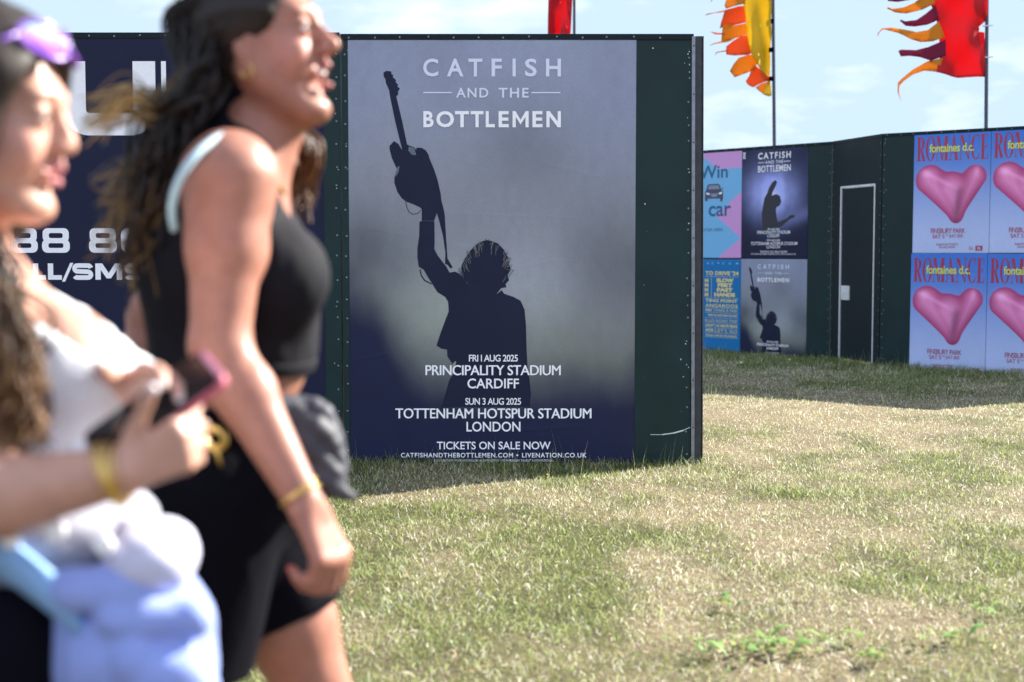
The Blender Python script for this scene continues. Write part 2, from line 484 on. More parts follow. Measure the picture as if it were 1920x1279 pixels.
# ------------------------------------------------------------------ the hoardings
YF = 8.1
front = Plane((-3, YF), (3, YF))
def hoarding(plane, u0, u1, h, label, name='hoarding_panel', mats=None, rivets=(True, True), specks=30, seed=1, scratch=None, group='dark green hoarding panels'):
    rr = random.Random(seed)
    t = empty(name, plane.pt(u0), plane.rz)
    tag(t, label, 'hoarding', group)
    w = u1 - u0
    mats = mats or [M['green_paint'], M['green_dark']]
    b = MB()
    b.box((0, 0, -0.05), (w, 0.035, h - 0.002))
    o = b.build('sheet', mats[0], t, bevel=0.003)
    f = MB()                                           # capping rail and back frame
    f.box((-0.001, -0.006, h - 0.030), (w + 0.001, 0.05, h + 0.004))
    f.box((0.0, 0.036, -0.05), (0.06, 0.075, h - 0.032))
    f.box((w - 0.06, 0.036, -0.05), (w, 0.075, h - 0.032))
    for z in (0.3, 1.2, 2.0): f.box((0.062, 0.036, z), (w - 0.062, 0.07, z + 0.06))
    f.build('frame', mats[1], t, bevel=0.002)
    s = MB()
    for k in range(int(w / 0.145)):
        x = 0.05 + k * 0.145 + rr.uniform(-.01, .01)
        if x < w - .02: s.ball((x, -0.007, h - 0.015 + rr.uniform(-.004, .004)), (0.006, 0.003, 0.006), 0, 6, 4)
    for side, on in zip((0.022, w - 0.022), rivets):
        if on:
            for k in range(int(h / 0.125)):
                s.ball((side + rr.uniform(-.004, .004), -0.001, 0.06 + k * 0.125 + rr.uniform(-.02, .02)), (0.006, 0.003, 0.006), 0, 6, 4)
    s.build('rivets', M['rivet'], t)
    q = MB()
    for k in range(specks):
        e = rr.random()
        x = rr.choice([rr.uniform(0, .06), rr.uniform(w - .06, w), rr.uniform(w - .36, w)]); z = rr.uniform(.1, h)
        if e < .25: z = h - rr.uniform(.0, .12)
        r = rr.uniform(.001, .0036)
        n = rr.randint(4, 7)
        q.add([(x + r * rr.uniform(.5, 1.5) * math.cos(6.283 * j / n), -0.0012, z + r * rr.uniform(.5, 2.2) * math.sin(6.283 * j / n)) for j in range(n)], [tuple(range(n))])
    if scratch: scratch(q)
    q.build('paint_chips', M['scuff'], t)
    return t

HF = front.uz(960, 65)[1]
uL0 = front.uz(-130, 500)[0]; uS = front.uz(641, 500)[0]; uR = front.uz(1297, 500)[0]
def scr(q):
    pts = [front.uz(x, y) for x, y in [(1218, 815), (1240, 815), (1262, 812), (1280, 807), (1293, 801)]]
    for (a, za), (b, zb), wd in zip(pts, pts[1:], (.003, .006, .008, .004)):
        q.add([(a - uS, -0.0012, za - wd / 2), (b - uS, -0.0012, zb - wd / 2), (b - uS, -0.0012, zb + wd / 2), (a - uS, -0.0012, za + wd / 2)], [(0, 1, 2, 3)])
panelL = hoarding(front, uL0, uS - 0.004, HF + 0.008, 'dark green hoarding panel behind the two women, covered by the navy banner', seed=3)
panelR = hoarding(front, uS + 0.004, uR, HF, 'dark green hoarding panel carrying the large grey concert poster', seed=4, scratch=scr, specks=34)

# steel end post, leaning a little
t = empty('steel_post', front.pt(uR + 0.004))
tag(t, 'leaning grey steel channel post at the free end of the front hoarding', 'post')
t.rotation_euler = (0, R(-0.35), 0)
b = MB(); b.box((0.0, -0.012, -0.05), (0.020, 0.06, HF - 0.01)); b.build('flange', M['galv'], t, bevel=0.002)
b = MB(); b.box((0.0215, 0.0, -0.05), (0.060, 0.065, HF - 0.008)); b.box((0.0615, -0.006, -0.05), (0.068, 0.065, HF - 0.008))
b.build('channel', M['dark_steel'], t, bevel=0.002)
b = MB()
for k in range(9): b.ball((0.011, -0.0125, 0.2 + k * 0.27), (0.005, 0.003, 0.005), 0, 6, 4)
b.build('bolt_holes', M['dark_steel'], t)

# --- back line: three panels meeting at angles (ground points read off the top edge)
def on_top(px, py, H=2.42):
    r = FWD + Vector((1, 0, 0)) * ((px - 960) / FPX) + UPV * ((639.5 - py) / FPX)
    k = (H - CAM_H) / r.z
    return Vector((r.x * k, r.y * k))
pA = on_top(1316, 283); pB = on_top(1561, 266); pC = on_top(1655, 251.5); pD = on_top(1920, 237)
dA = (pB - pA).normalized(); dD = (pD - pC).normalized()
backA = Plane(pB - dA * 4.2, pB)
door_pl = Plane(pB, pC)
backC = Plane(pC, pC + dD * 3.4)
HB = 2.42
panelA = hoarding(backA, 0, backA.len - .005, HB, 'far dark green hoarding panel left of the door, with four posters', seed=11, rivets=(False, True), specks=20)
panelC = hoarding(backC, 0.005, backC.len, HB, 'far dark green hoarding panel right of the door, with the pink heart posters', seed=12, rivets=(True, False), specks=20)
# the door panel with its door
u0, zt = door_pl.uz(1578, 352); u1, _ = door_pl.uz(1641, 349)
t = empty('hoarding_door_panel', door_pl.pt(0.0), door_pl.rz)
tag(t, 'narrow dark green hoarding panel with a white framed door, in the far hoarding', 'hoarding', 'dark green hoarding panels')
wD = door_pl.len
b = MB(); b.box((.006, 0, -.05), (u0, .04, zt)); b.box((u1, 0, -.05), (wD - .006, .04, zt)); b.box((.006, 0, zt + .001), (wD - .006, .04, HB - .002))
b.build('sheet', M['green_dark'], t)
b = MB()
for x in (.03, wD - .03):
    for k in range(19): b.ball((x, -.001, .08 + k * .125), (.006, .003, .006), 0, 6, 4)
b.build('rivets', M['rivet'], t)
b = MB(); b.box((0.0, -.005, HB - .03), (wD, .05, HB + .004)); b.build('frame', M['green_dark'], t)
d = MB(); d.box((u0 + .012, .006, .02), (u1 - .012, .036, zt - .012)); d = d.build('door', M['green_dark'], t)
b = MB()
b.box((u0 - .012, -.008, -.03), (u0 + .010, .030, zt + .012)); b.box((u1 - .010, -.008, -.03), (u1 + .008, .030, zt + .012)); b.box((u0 + .0105, -.008, zt - .008), (u1 - .0105, .030, zt + .013))
b.build('door_frame', M['alu'], d, bevel=.002)
ul, zl = door_pl.uz(1577, 562); ul2, zl2 = door_pl.uz(1590, 536)
b = MB(); b.box((ul + .01, -.012, zl), (ul2 + .04, .005, zl2)); b.box((ul + .07, -.03, (zl + zl2) / 2 - .015), (ul + .11, -.0125, (zl + zl2) / 2 + .015))
b.build('lock_plate', M['alu'], d, bevel=.002)

# ------------------------------------------------------------------ navy banner with white wide lettering
uu = lambda px: front.uz(px, 500)[0]
zz = lambda py: front.uz(960, py)[1]
bx0, bx1 = uu(-110), uu(608); bz1 = zz(70)
t = empty('navy_banner', front.pt(bx0, 0.0, 0.0)); t.location.z = 0.0
tag(t, 'navy blue banner with big white wide lettering on the left of the front hoarding', 'banner')
b = MB()
nxs = 24
b.box((0, -.0035, -.04), (bx1 - bx0, -.0008, bz1)); b.build('vinyl', M['banner'], t)
a = Art()
a.stroke([(146, 115), (146, 205)] + arc(172, 205, 26, 28, 180, 90, 8) + [(250, 233)][:0] + arc(250, 205, 26, 28, 90, 0, 8) + [(276, 115)], 42, 0)
a.rect(308, 115, 317, 253, 0)
def eight(x0, x1, y0=428, y1=474):
    ym = (y0 + y1) / 2
    a.ring(rrect(x0 + 1.5, y0, x1 - 1.5, ym + 3, 9), rrect(x0 + 13, y0 + 9, x1 - 13, ym - 4.5, 3.5), 0)
    a.ring(rrect(x0, ym - 2.6, x1, y1, 10), rrect(x0 + 12, ym + 5, x1 - 12, y1 - 9, 3.5), 0)
eight(22, 72); eight(80, 132); eight(168, 220)
a.ring(rrect(228, 428, 280, 474, 13), rrect(240, 437, 268, 465, 6), 0)
def ell(x0, x1): a.rect(x0, 494, x0 + 10, 516, 0); a.rect(x0, 516.05, x1, 524.5, 0)
ell(62, 86); ell(90, 116)
a.poly([(132, 493), (138, 493), (122, 528), (116, 528)], 0)
def ess(x0, x1):
    y0, y1 = 498, 520.5; ym = 509.3; r = 5.4
    a.stroke([(x1 - 4, y0 + 3.5), (x1 - 6, y0 + 1)] [:0] + [(x1 - 4.5, y0 + 5), (x1 - 4.5, y0 + r)][:0] +
             list(reversed(arc(x1 - 4 - r, y0 + r, r, r, -90, -10, 5)))[0:0] +
             [(x1 - 4.5, y0 + 4.5)] + arc(x1 - 4.5 - r, y0 + r, r, r, -30, -90, 4) + arc(x0 + 5 + r, y0 + r, r, r, 270, 90, 8) +
             arc(x1 - 4.5 - r, y1 - r, r, r, -90, 90, 8) + arc(x0 + 4.5 + r, y1 - r, r, r, 90, 150, 4), 8.5, 0)
ess(135, 175)
a.poly([(179, 524.5), (179, 494), (192, 494), (204, 512), (216, 494), (229, 494), (229, 524.5), (219, 524.5), (219, 506), (208, 522), (200, 522), (189, 506), (189, 524.5)], 0)
ess(233, 273)
# lettering sits on the vinyl's face
for i, v in enumerate(a.V): a.V[i] = (v[0], v[1], v[2] + .003)
a.build('lettering', [M['white_ink']], t, lambda x: uu(x) - bx0, zz)

# ------------------------------------------------------------------ the grey concert poster (used large, and again small)
def bg_concert(u, v):
    n1 = fbm(u, v, 0, 3.2, 5, 4); n2 = fbm(u * 1.5, v, 3, 7, 9, 3); n3 = fbm(u, v, 1, 40, 21, 2)
    top = Lc(142, 149, 171); mid = Lc(131, 134, 142); low = Lc(118, 123, 117); dark = Lc(22, 28, 60)
    g = sst(0.02, 0.5, v + .25 * (n1 - .5))[..., None]
    c = top * (1 - g) + mid * g
    g2 = sst(0.48, 0.72, v + .25 * (n1 - .5))[..., None]
    c = c * (1 - g2) + low * g2
    # darker smoky patches at the left and the right edge
    s1 = np.exp(-(((u - .02) / .22) ** 2 + ((v - .50) / .10) ** 2)) * .55 + np.exp(-(((u - .95) / .25) ** 2 + ((v - .52) / .12) ** 2)) * .35
    s1 = s1 + np.exp(-(((u - .62) / .16) ** 2 + ((v - .24) / .12) ** 2)) * .22
    c = c * (1 - s1 * (0.6 + .8 * n2))[..., None] + Lc(70, 76, 90) * (s1 * .3)[..., None]
    glow = np.exp(-(((u - .32) / .16) ** 2 + ((v - .62) / .12) ** 2)) * .4 + np.exp(-(((u - .66) / .16) ** 2 + ((v - .58) / .13) ** 2)) * .45
    c = c * (1 + (glow * (.7 + n2))[..., None])
    c = c * (0.86 + .28 * n1 + .10 * (n3 - .5))[..., None]
    edge = .74 + .06 * np.sin(u * 3.1) - .16 * sst(.3, .0, u) - .0 * u
    k = sst(edge - .10, edge + .10, v + .10 * (n1 - .5) + .05 * (n2 - .5))[..., None]
    return c * (1 - k) + dark * (.92 + .2 * n2)[..., None] * k

G6 = lambda P: [(660 + x / 3.048, 100 + y / 3.048) for x, y in P]
G5 = lambda P: [(640 + x / 2.7206, 430 + y / 2.7206) for x, y in P]
rj = random.Random(5)
def jag(P, a=1.6):
    o = []
    for i in range(len(P) - 1):
        for k in range(4):
            q = k / 4
            o.append((P[i][0] * (1 - q) + P[i + 1][0] * q + rj.uniform(-a, a), P[i][1] * (1 - q) + P[i + 1][1] * q + rj.uniform(-a, a)))
    return o + [P[-1]]
fig_guitar = G6([(187,105),(205,95),(232,101),(230,112),(243,122),(238,131),(258,148),(254,157),(270,176),(264,184),(280,195),(268,213),(270,228),(258,240),
                 (290,375),(318,512),(358,528),(372,545),(370,530),(400,530),(425,545),(440,570),(445,590),(470,650),(490,710),(508,790),(514,850),(485,905),(470,945),(400,945),
                 (400,880),(390,868),(350,850),(310,835),(285,815),(262,780),(245,730),(246,690),(262,655),(255,640),(232,590),(220,545),(218,520),(245,492),(270,510),(290,545),(287,528),
                 (250,375),(222,235),(218,205),(200,165),(197,142),(187,126)])
fig_strap = G6([(512,830),(523,870),(531,910),(536,1000),(541,1080),(546,1160),(575,1210),(565,1219),(545,1196),(532,1192),(534,1120),(520,1030),(498,940),(486,900)])
head_r = G5([(815,290),(842,285),(838,268),(855,250),(850,225),(864,190),(855,165),(852,135),(838,110),(828,92),(800,62),(770,50),(745,44),(720,50),(695,62),(672,84),(655,100),(640,125),(628,142),(615,170),(610,195),(618,225),(632,250),(642,262)])
fig_body = (G6([(398,946),(387,951),(385,1030),(375,1100),(373,1170)]) +
            G5([(388,130),(395,180),(420,195),(440,230),(465,270),(490,310),(530,335),(545,360),(547,410),(535,440),(505,520),(484,585),(510,600),(538,605),(540,640),(560,670),(575,690),(570,720),(550,760),(530,830),(508,900),
                (962,900),(968,830),(960,760),(950,690),(945,600),(942,480),(935,400),(915,355),(880,335),(830,318)]) +
            G5([(818,300),(780,330),(660,300),(640,262),(625,238),(600,215),(580,205),(552,210),(535,178),(520,160),(490,120),(475,90)]) + G6([(473,1060),(472,947)]))
fig_body = [p for i, p in enumerate(fig_body) if i == 0 or (abs(p[0] - fig_body[i - 1][0]) + abs(p[1] - fig_body[i - 1][1])) > .3]

def concert_lettering(a):
    T = a.text
    x = 0
    for ch, x0, x1 in [('C', 795, 823), ('A', 839, 870), ('T', 879, 905), ('F', 922, 941), ('I', 961, 967), ('S', 984, 1006), ('H', 1023, 1051)]:
        T(ch, x0, 109, x1, 142, 1, .022)
    T('AND', 856, 163, 916, 181, 1, .02, 1.2); T('THE', 935, 163, 991, 181, 1, .02, 1.2)
    a.rect(795, 170.6, 848, 173, 1); a.rect(996, 170.6, 1050, 173, 1)
    for ch, x0, x1 in [('B', 795, 814), ('O', 819, 852), ('T', 854, 880), ('T', 883, 907), ('L', 911, 928), ('E', 935, 954), ('M', 961, 991), ('E', 998, 1017), ('N', 1024, 1051)]:
        if ch == 'M': a.poly([(x0, 236), (x0, 206), (x0 + 5.5, 206), (x0 + 15, 222), (x1 - 5.5, 206), (x1, 206), (x1, 236), (x1 - 6, 236), (x1 - 6, 217), (x0 + 15, 231), (x0 + 6, 217), (x0 + 6, 236)], 0)
        elif ch == 'N': a.poly([(x0, 236), (x0, 206), (x0 + 6, 206), (x1 - 6, 225), (x1 - 6, 206), (x1, 206), (x1, 236), (x1 - 6, 236), (x0 + 6, 216), (x0 + 6, 236)], 0)
        else: T(ch, x0, 206, x1, 236, 0, .030)
    T('FRI I AUG 2025', 879, 662, 971, 675, 0, .012, .92)
    for q in (0, .9): T('PRINCIPALITY STADIUM', 797 + q, 682 - q * .4, 1051 + q, 701 - q * .4, 0, .0, .95)
    T('CARDIFF', 876, 707, 973, 726, 0, .014)
    T('SUN 3 AUG 2025', 872, 744, 977, 757, 0, .012, .92)
    for q in (0, .9): T('TOTTENHAM HOTSPUR STADIUM', 740 + q, 764 - q * .4, 1109 + q, 783 - q * .4, 0, .0, .98)
    T('LONDON', 874, 789, 976, 808, 0, .014)
    T('TICKETS ON SALE NOW', 818, 827, 1033, 842, 0, .014)
    T('CATFISHANDTHEBOTTLEMEN.COM', 750, 848.5, 962, 857.5, 0, .018, 1.15)
    T('LIVENATION.CO.UK', 979, 848.5, 1101, 857.5, 0, .018, 1.15)
    a.poly(arc(970, 853, 2, 2, 0, 330, 8), 0)
    T('A LIVE NATION PRESENTATION BY ARRANGEMENT WITH PRIMARY TALENT INTERNATIONAL', 812, 861, 1039, 865.5, 0, .018, 1.1)

def concert_poster(loc, rz, w, h, label, nx, nz):
    t = empty('concert_poster', loc, rz)
    tag(t, label, 'poster', 'posters pasted on the hoardings')
    sheet('paper', w, h, nx, nz, bg_concert, M['print'], t, wob=.0015, crease=9)
    fx = lambda x: (x - 655) / 536 * w
    fz = lambda y: h - (y - 71) / 800 * h
    a = Art()
    a.poly(fig_guitar, 0); a.poly(fig_strap, 0); a.poly(fig_body, 0); a.poly(head_r + G5([(660, 310), (780, 335)]), 0)
    a.poly(G6([(262,640),(275,634),(268,668),(252,695),(246,690),(255,662)]), 1)
    a.poly(G6([(328,522),(360,533),(370,572),(345,570),(325,545)]), 1)
    a.stroke(G6([(308,836),(316,870),(328,895),(350,908),(375,904),(395,886)]), 1.2, 0)
    a.stroke(G5([(402,195),(408,225),(425,250),(460,268)]), 2.2, 0)
    a.poly(G5([(566,690),(572,672),(585,662),(580,690),(572,722),(560,745)]), 2)
    hr = random.Random(8)                               # light strands round the head
    for k in range(110):
        i = hr.randint(4, len(head_r) - 4); x, y = head_r[i]; cx, cy = G5([(735, 190)])[0]
        x += hr.uniform(-6, 6); y += hr.uniform(-3, 3)
        q = hr.uniform(.03, .22)
        a.stroke([(x, y), (x + (cx - x) * q + hr.uniform(-3, 3), y + (cy - y) * q + hr.uniform(0, 16))], .7, 3 if hr.random() < .5 else 0)
    a.V = [(x, y, d + .002) for x, y, d in a.V]
    a.build('guitarist_print', [M['navy_ink'], mat('print_grey', (.10, .12, .17), .5), mat('print_tan', (.32, .25, .2), .5), mat('print_hair', (.17, .165, .16), .5)], t, fx, fz)
    a = Art(); concert_lettering(a)
    a.V = [(x, y, d + .0036) for x, y, d in a.V]
    a.build('lettering', [M['white_ink'], M['grey_ink']], t, fx, fz)
    return t

px0, pz1 = uu(655), zz(71.5); px1 = uu(1191); pz0 = zz(871)
concert_poster(front.pt(px0, pz0, 0.0012), 0.0, px1 - px0, pz1 - pz0, 'huge grey poster of a silhouetted guitarist raising a guitar, filling the front hoarding', 220, 330)

# ------------------------------------------------------------------ posters on the far panel left of the door
uc0, zc0 = backA.uz(1390, 485); uc1, _ = backA.uz(1514, 485); _, zct = backA.uz(1450, 276)
wc = uc1 - uc0; zmid = zc0; hc = zct - zmid + 0.0
concert_poster(backA.pt(uc0, zmid - hc - 0.004, .0012), backA.rz, wc, hc, 'small grey guitarist poster low on the far hoarding, beneath the dark spotlight poster', 90, 130)

def bg_spot(u, v):
    n = fbm(u, v, 0, 4, 31, 4); n2 = fbm(u, v, 2, 10, 33, 3)
    d = np.sqrt(((u - .47) / .34) ** 2 + ((v - .42) / .21) ** 2)
    g = np.exp(-d ** 2 * 1.1)
    ray = np.exp(-((v - (.62 - .25 * (u - .5)) - .10) / .06) ** 2) * .18 * sst(.3, .9, u)
    g = np.clip(g * (.7 + .6 * n2) + ray + .06 * n * sst(.75, .2, v), 0, 1)[..., None]
    hot = np.exp(-(((u - .47) / .10) ** 2 + ((v - .45) / .06) ** 2))[..., None]
    g = np.clip(g * 1.25, 0, 1)
    c = Lc(18, 24, 56) * (1 - g) + Lc(165, 175, 240) * g
    return c * (1 - .8 * hot) + Lc(225, 230, 255) * .8 * hot
t = empty('concert_poster', backA.pt(uc0, zmid + .002, .0012), backA.rz)
tag(t, 'dark blue poster of a performer pointing up in a spotlight, on the far hoarding', 'poster', 'posters pasted on the hoardings')
sheet('paper', wc, hc, 90, 130, bg_spot, M['print'], t, wob=.001)
S7 = lambda P: [((x - 275) / 347 * 1000, (y - 95) / 585 * 1000) for x, y in P]
fx = lambda x: x / 1000 * wc
fz = lambda y: hc - y / 1000 * hc
a = Art()
a.poly(S7([(388,500),(384,440),(392,395),(398,360),(410,340),(420,310),(438,280),(455,268),(463,280),(455,300),(440,330),(436,350),(446,345),(462,342),(478,352),(486,380),(478,402),(462,410),(458,425),(462,460),(470,490),(520,468),(530,455),(553,452),(556,464),(530,475),(490,510),(455,530),(392,530)]), 0)
a.V = [(x, y, d + .002) for x, y, d in a.V]
a.build('performer_print', [M['black_ink']], t, fx, fz)
a = Art()
for s_, x0, y0, x1, y1, bo, tr in [('CATFISH', 362, 122, 532, 156, .02, 1.3), ('AND THE', 400, 165, 494, 181, .008, 1.2), ('BOTTLEMEN', 362, 190, 533, 224, .014, 1.05),
        ('FRI I AUG 2025', 417, 520, 478, 530, .01, .95), ('PRINCIPALITY STADIUM', 362, 533, 533, 550, .004, .95), ('CARDIFF', 415, 552, 479, 569, .004, 1), ('SUN 3 AUG 2025', 412, 578, 482, 588, .01, .95),
        ('TOTTENHAM HOTSPUR STADIUM', 327, 592, 571, 609, .004, .97), ('LONDON', 412, 611, 482, 626, .004, 1), ('TICKETS ON SALE NOW', 377, 638, 520, 650, .0, 1), ('CATFISHANDTHEBOTTLEMEN.COM LIVENATION.CO.UK', 330, 652, 565, 660, .0, 1.1)]:
    (ax, ay), (bx, by) = S7([(x0, y0), (x1, y1)])
    a.text(s_, ax, ay, bx, by, 0, bo, tr)
for x0, x1 in ((362, 396), (497, 530)):
    (ax, ay), (bx, by) = S7([(x0, 172), (x1, 175)]); a.rect(ax, ay, bx, by, 0)
for k in range(4):                                      # the little white slanted mark in its corner
    (ax, ay), (bx, by) = S7([(277 + k % 2, 114 + k * 9), (294, 119 + k * 9)])
    a.poly([(ax, ay), (bx, ay + 3), (bx, by + 3), (ax + 12, by)], 0)
a.V = [(x, y, d + .0028) for x, y, d in a.V]
a.build('lettering', [M['white_ink']], t, fx, fz)

# pale blue and pink competition poster
uw1 = uc0 - .003; uw0 = uw1 - wc; hw = zct - zmid - .01
def bg_win(u, v):
    c = np.zeros(u.shape + (3,)) + Lc(118, 180, 222)
    pink = Lc(204, 152, 206)
    k1 = sst(-.006, .006, (.22 - v) - .34 * np.abs(u - .80) / .45 * 1.1 + .0) * (u > .25)
    k1 = sst(.0, .01, .17 - v - .5 * np.maximum(0, .62 - u))
    k2 = sst(.0, .012, (u - .58) - np.abs(v - .60) * 1.9 + .0)
    k3 = sst(.0, .012, (v - .93) + .5 * (u - .75)) * (u > .4)
    k4 = sst(.0, .012, (v - .2) * .8 - (u + .02) * 1.0 + .15) * (v < .55) * .9
    k = np.clip(k1 + k2 + k3 + k4, 0, 1)[..., None]
    return c * (1 - k) + pink * k
t = empty('competition_poster', backA.pt(uw0, zmid + .006, .0012), backA.rz)
tag(t, 'pale blue and pink poster with dark lettering and a small car, beside the steel post', 'poster', 'posters pasted on the hoardings')
sheet('paper', wc, hw, 140, 180, bg_win, M['print'], t, wob=.001)
# sheet pixels: the crop's x 275 is its right edge
Wp = lambda x, y: (1000 + (x - 275) / 347 * 1000, (y - 112) / 550 * 1000)
fx = lambda x: x / 1000 * wc
fz = lambda y: hw - y / 1000 * hw
a = Art()
def wt(s_, x0, y0, x1, y1, m, bo=.0, tr=1.0):
    (ax, ay), (bx, by) = Wp(x0, y0), Wp(x1, y1); a.text(s_, ax, ay, bx, by, m, bo, tr)
wt('Win', 36, 183, 198, 250, 0, .016); wt('car', 92, 392, 218, 447, 0, .016)
wt('ENTER HERE', 46, 508, 174, 524, 0, .0)
a.poly([Wp(*p) for p in [(70,365),(70,322),(76,312),(84,285),(92,279),(146,279),(154,286),(162,308),(172,318),(173,352),(168,370),(158,370),(156,355),(86,355),(84,368)]], 1)
a.poly([Wp(*p) for p in [(86,306),(93,286),(145,286),(154,306)]], 2)
a.poly([Wp(*p) for p in [(78,322),(98,327),(95,335),(78,331)]], 3)
a.poly([Wp(*p) for p in [(166,320),(148,327),(151,335),(167,331)]], 3)
a.poly([Wp(*p) for p in [(102,328),(144,328),(138,346),(108,346)]], 2)
a.poly([Wp(*p) for p in [(163,302),(172,299),(171,306),(164,308)]], 1)
a.V = [(x, y, d + .002) for x, y, d in a.V]
a.build('lettering', [M['blue_ink'], mat('print_car', (.05, .06, .11), .4), mat('print_car_glass', (.2, .24, .36), .3), M['white_ink']], t, fx, fz)

# mid blue poster with pale yellow lettering
hb_ = zmid - .012 + .06
t = empty('line_up_poster', backA.pt(uw0, -.06, .0012), backA.rz)
tag(t, 'blue poster crowded with yellow lettering, low on the far hoarding beside the steel post', 'poster', 'posters pasted on the hoardings')
sheet('paper', wc, hb_, 40, 60, lambda u, v: np.zeros(u.shape + (3,)) + Lc(16, 112, 172) * (.95 + .1 * fbm(u, v, 0, 6, 3))[..., None], M['print'], t, wob=.001)
Bp = lambda x, y: (1000 + (x - 273) / 347 * 1000, (y - 664) / 550 * 1000)
fz = lambda y: hb_ - y / 1000 * (zmid - .012) * .985
a = Art()
def bt(s_, x0, y0, x1, y1, bo=.0, tr=1.0):
    (ax, ay), (bx, by) = Bp(x0, y0), Bp(x1, y1); a.text(s_, ax, ay, bx, by, 0, bo, tr)
bt("TO DRIVE '24", 74, 735, 261, 760, .03); bt('SLOW', 138, 779, 234, 803, .06); bt('FEET', 145, 808, 228, 832, .06); bt('FAST', 141, 837, 230, 861, .06); bt('HANDS', 126, 866, 243, 891, .06)
bt('TING POINT', 76, 906, 257, 926, .03); bt('ANGAROOS', 76, 936, 258, 957, .02, 1.1); bt('WAY', 76, 968, 115, 983, .05); bt('MAKE A PASS', 134, 968, 256, 983, .0)
bt('WHEN YOU WANT WHEN YOU WANT', 90, 999, 257, 1013, .03); bt('ELLO ROAD TRIP', 76, 1031, 258, 1047, .0); bt('URNEY', 76, 1061, 127, 1077, .03); bt('NO GREATER FEELING', 140, 1061, 257, 1077, .04)
bt('AYS', 76, 1090, 122, 1107, .05); bt("LET'S GO", 134, 1090, 256, 1110, .0, 1.1); bt('YOUNG DRIVER INSURANCE', 76, 1124, 254, 1136, .02)
for k, y in enumerate((768, 898, 961, 989, 1021, 1052, 1083, 1114, 1140)):
    (ax, ay), (bx, by) = Bp(74, y), Bp(262, y + 1.6); a.rect(ax, ay, bx, by, 0)
for x, y0, y1 in ((109, 772, 895), (124, 965, 986), (132, 1056, 1080), (128, 1088, 1110)):
    (ax, ay), (bx, by) = Bp(x, y0), Bp(x + 1.6, y1); a.rect(ax, ay, bx, by, 0)
for k, ch in enumerate('MMMM'): bt(ch, 72, 782 + k * 29, 92, 805 + k * 29, .05)
for x, ch in ((88, 'G'), (115, 'O'), (148, '.'), (175, 'C'), (213, 'O'), (253, 'M')):
    a.text(ch, *Bp(x - 6, 682), *Bp(x + 6, 693 if ch != '.' else 688), 1, .02)
a.V = [(x, y, d + .002) for x, y, d in a.V]
a.build('lettering', [M['yellow_ink'], mat('print_pale_blue', (.3, .55, .8), .5)], t, fx, fz)

# ------------------------------------------------------------------ the pink heart posters right of the door
ur0, zrm = backC.uz(1711, 475); ur1, _ = backC.uz(1854, 475); _, zrt = backC.uz(1780, 246.5)
wr = ur1 - ur0; hr_ = zrt - zrm
def bg_heart(u, v):
    n = fbm(u, v, 0, 3, 41, 3)
    g = sst(.0, .95, v)[..., None]
    c = Lc(66, 120, 206) * (1 - g) + Lc(178, 192, 230) * g
    c = c * (.94 + .12 * n)[..., None]
    asp = hr_ / wr
    x = u; y = v * asp
    def cap(ax, ay, bx, by, r1, r2):
        dx, dy = bx - ax, by - ay
        t_ = np.clip(((x - ax) * dx + (y - ay) * dy) / (dx * dx + dy * dy), 0, 1)
        return np.hypot(x - ax - t_ * dx, y - ay - t_ * dy) - (r1 + (r2 - r1) * t_), t_
    d1, t1 = cap(.225, .395 * asp, .555, .70 * asp, .195, .05)
    d2, t2 = cap(.81, .375 * asp, .585, .70 * asp, .145, .05)
    k = .10
    d3, t3 = cap(.505, .475 * asp, .57, .69 * asp, .225, .055)
    def smu(p, q, k):
        hh = np.clip(.5 + .5 * (q - p) / k, 0, 1)
        return q * (1 - hh) + p * hh - k * hh * (1 - hh)
    d = smu(smu(d1, d3, .10), d2, .10)
    inside = sst(.006, -.006, d)[..., None]
    depth = np.clip(-d / .15, 0, 1)
    # printed pink enamel: pale rose ridge, deeper rose edges
    base = Lc(172, 58, 112) * (1 - depth)[..., None] + Lc(232, 140, 190) * depth[..., None]
    hi = np.exp(-(((x - .17) / .07) ** 2 + ((y - .34 * asp) / .05) ** 2)) + .7 * np.exp(-(((x - .83) / .04) ** 2 + ((y - .33 * asp) / .06) ** 2)) + .5 * np.exp(-(((x - .36) / .16) ** 2 + ((y - .40 * asp - .5 * (x - .36)) / .03) ** 2))
    base = base + Lc(236, 190, 226) * (hi * .45)[..., None]
    lo = np.exp(-((x - .60 + (y - .55 * asp) * .1) / .06) ** 2) * sst(.42 * asp, .5 * asp, y) + sst(.70, .9, x + .3 * (y - .5 * asp)) * sst(.40 * asp, .6 * asp, y)
    base = base * (1 - .42 * np.clip(lo, 0, 1))[..., None]
    return c * (1 - inside) + base * inside
paper_h = None
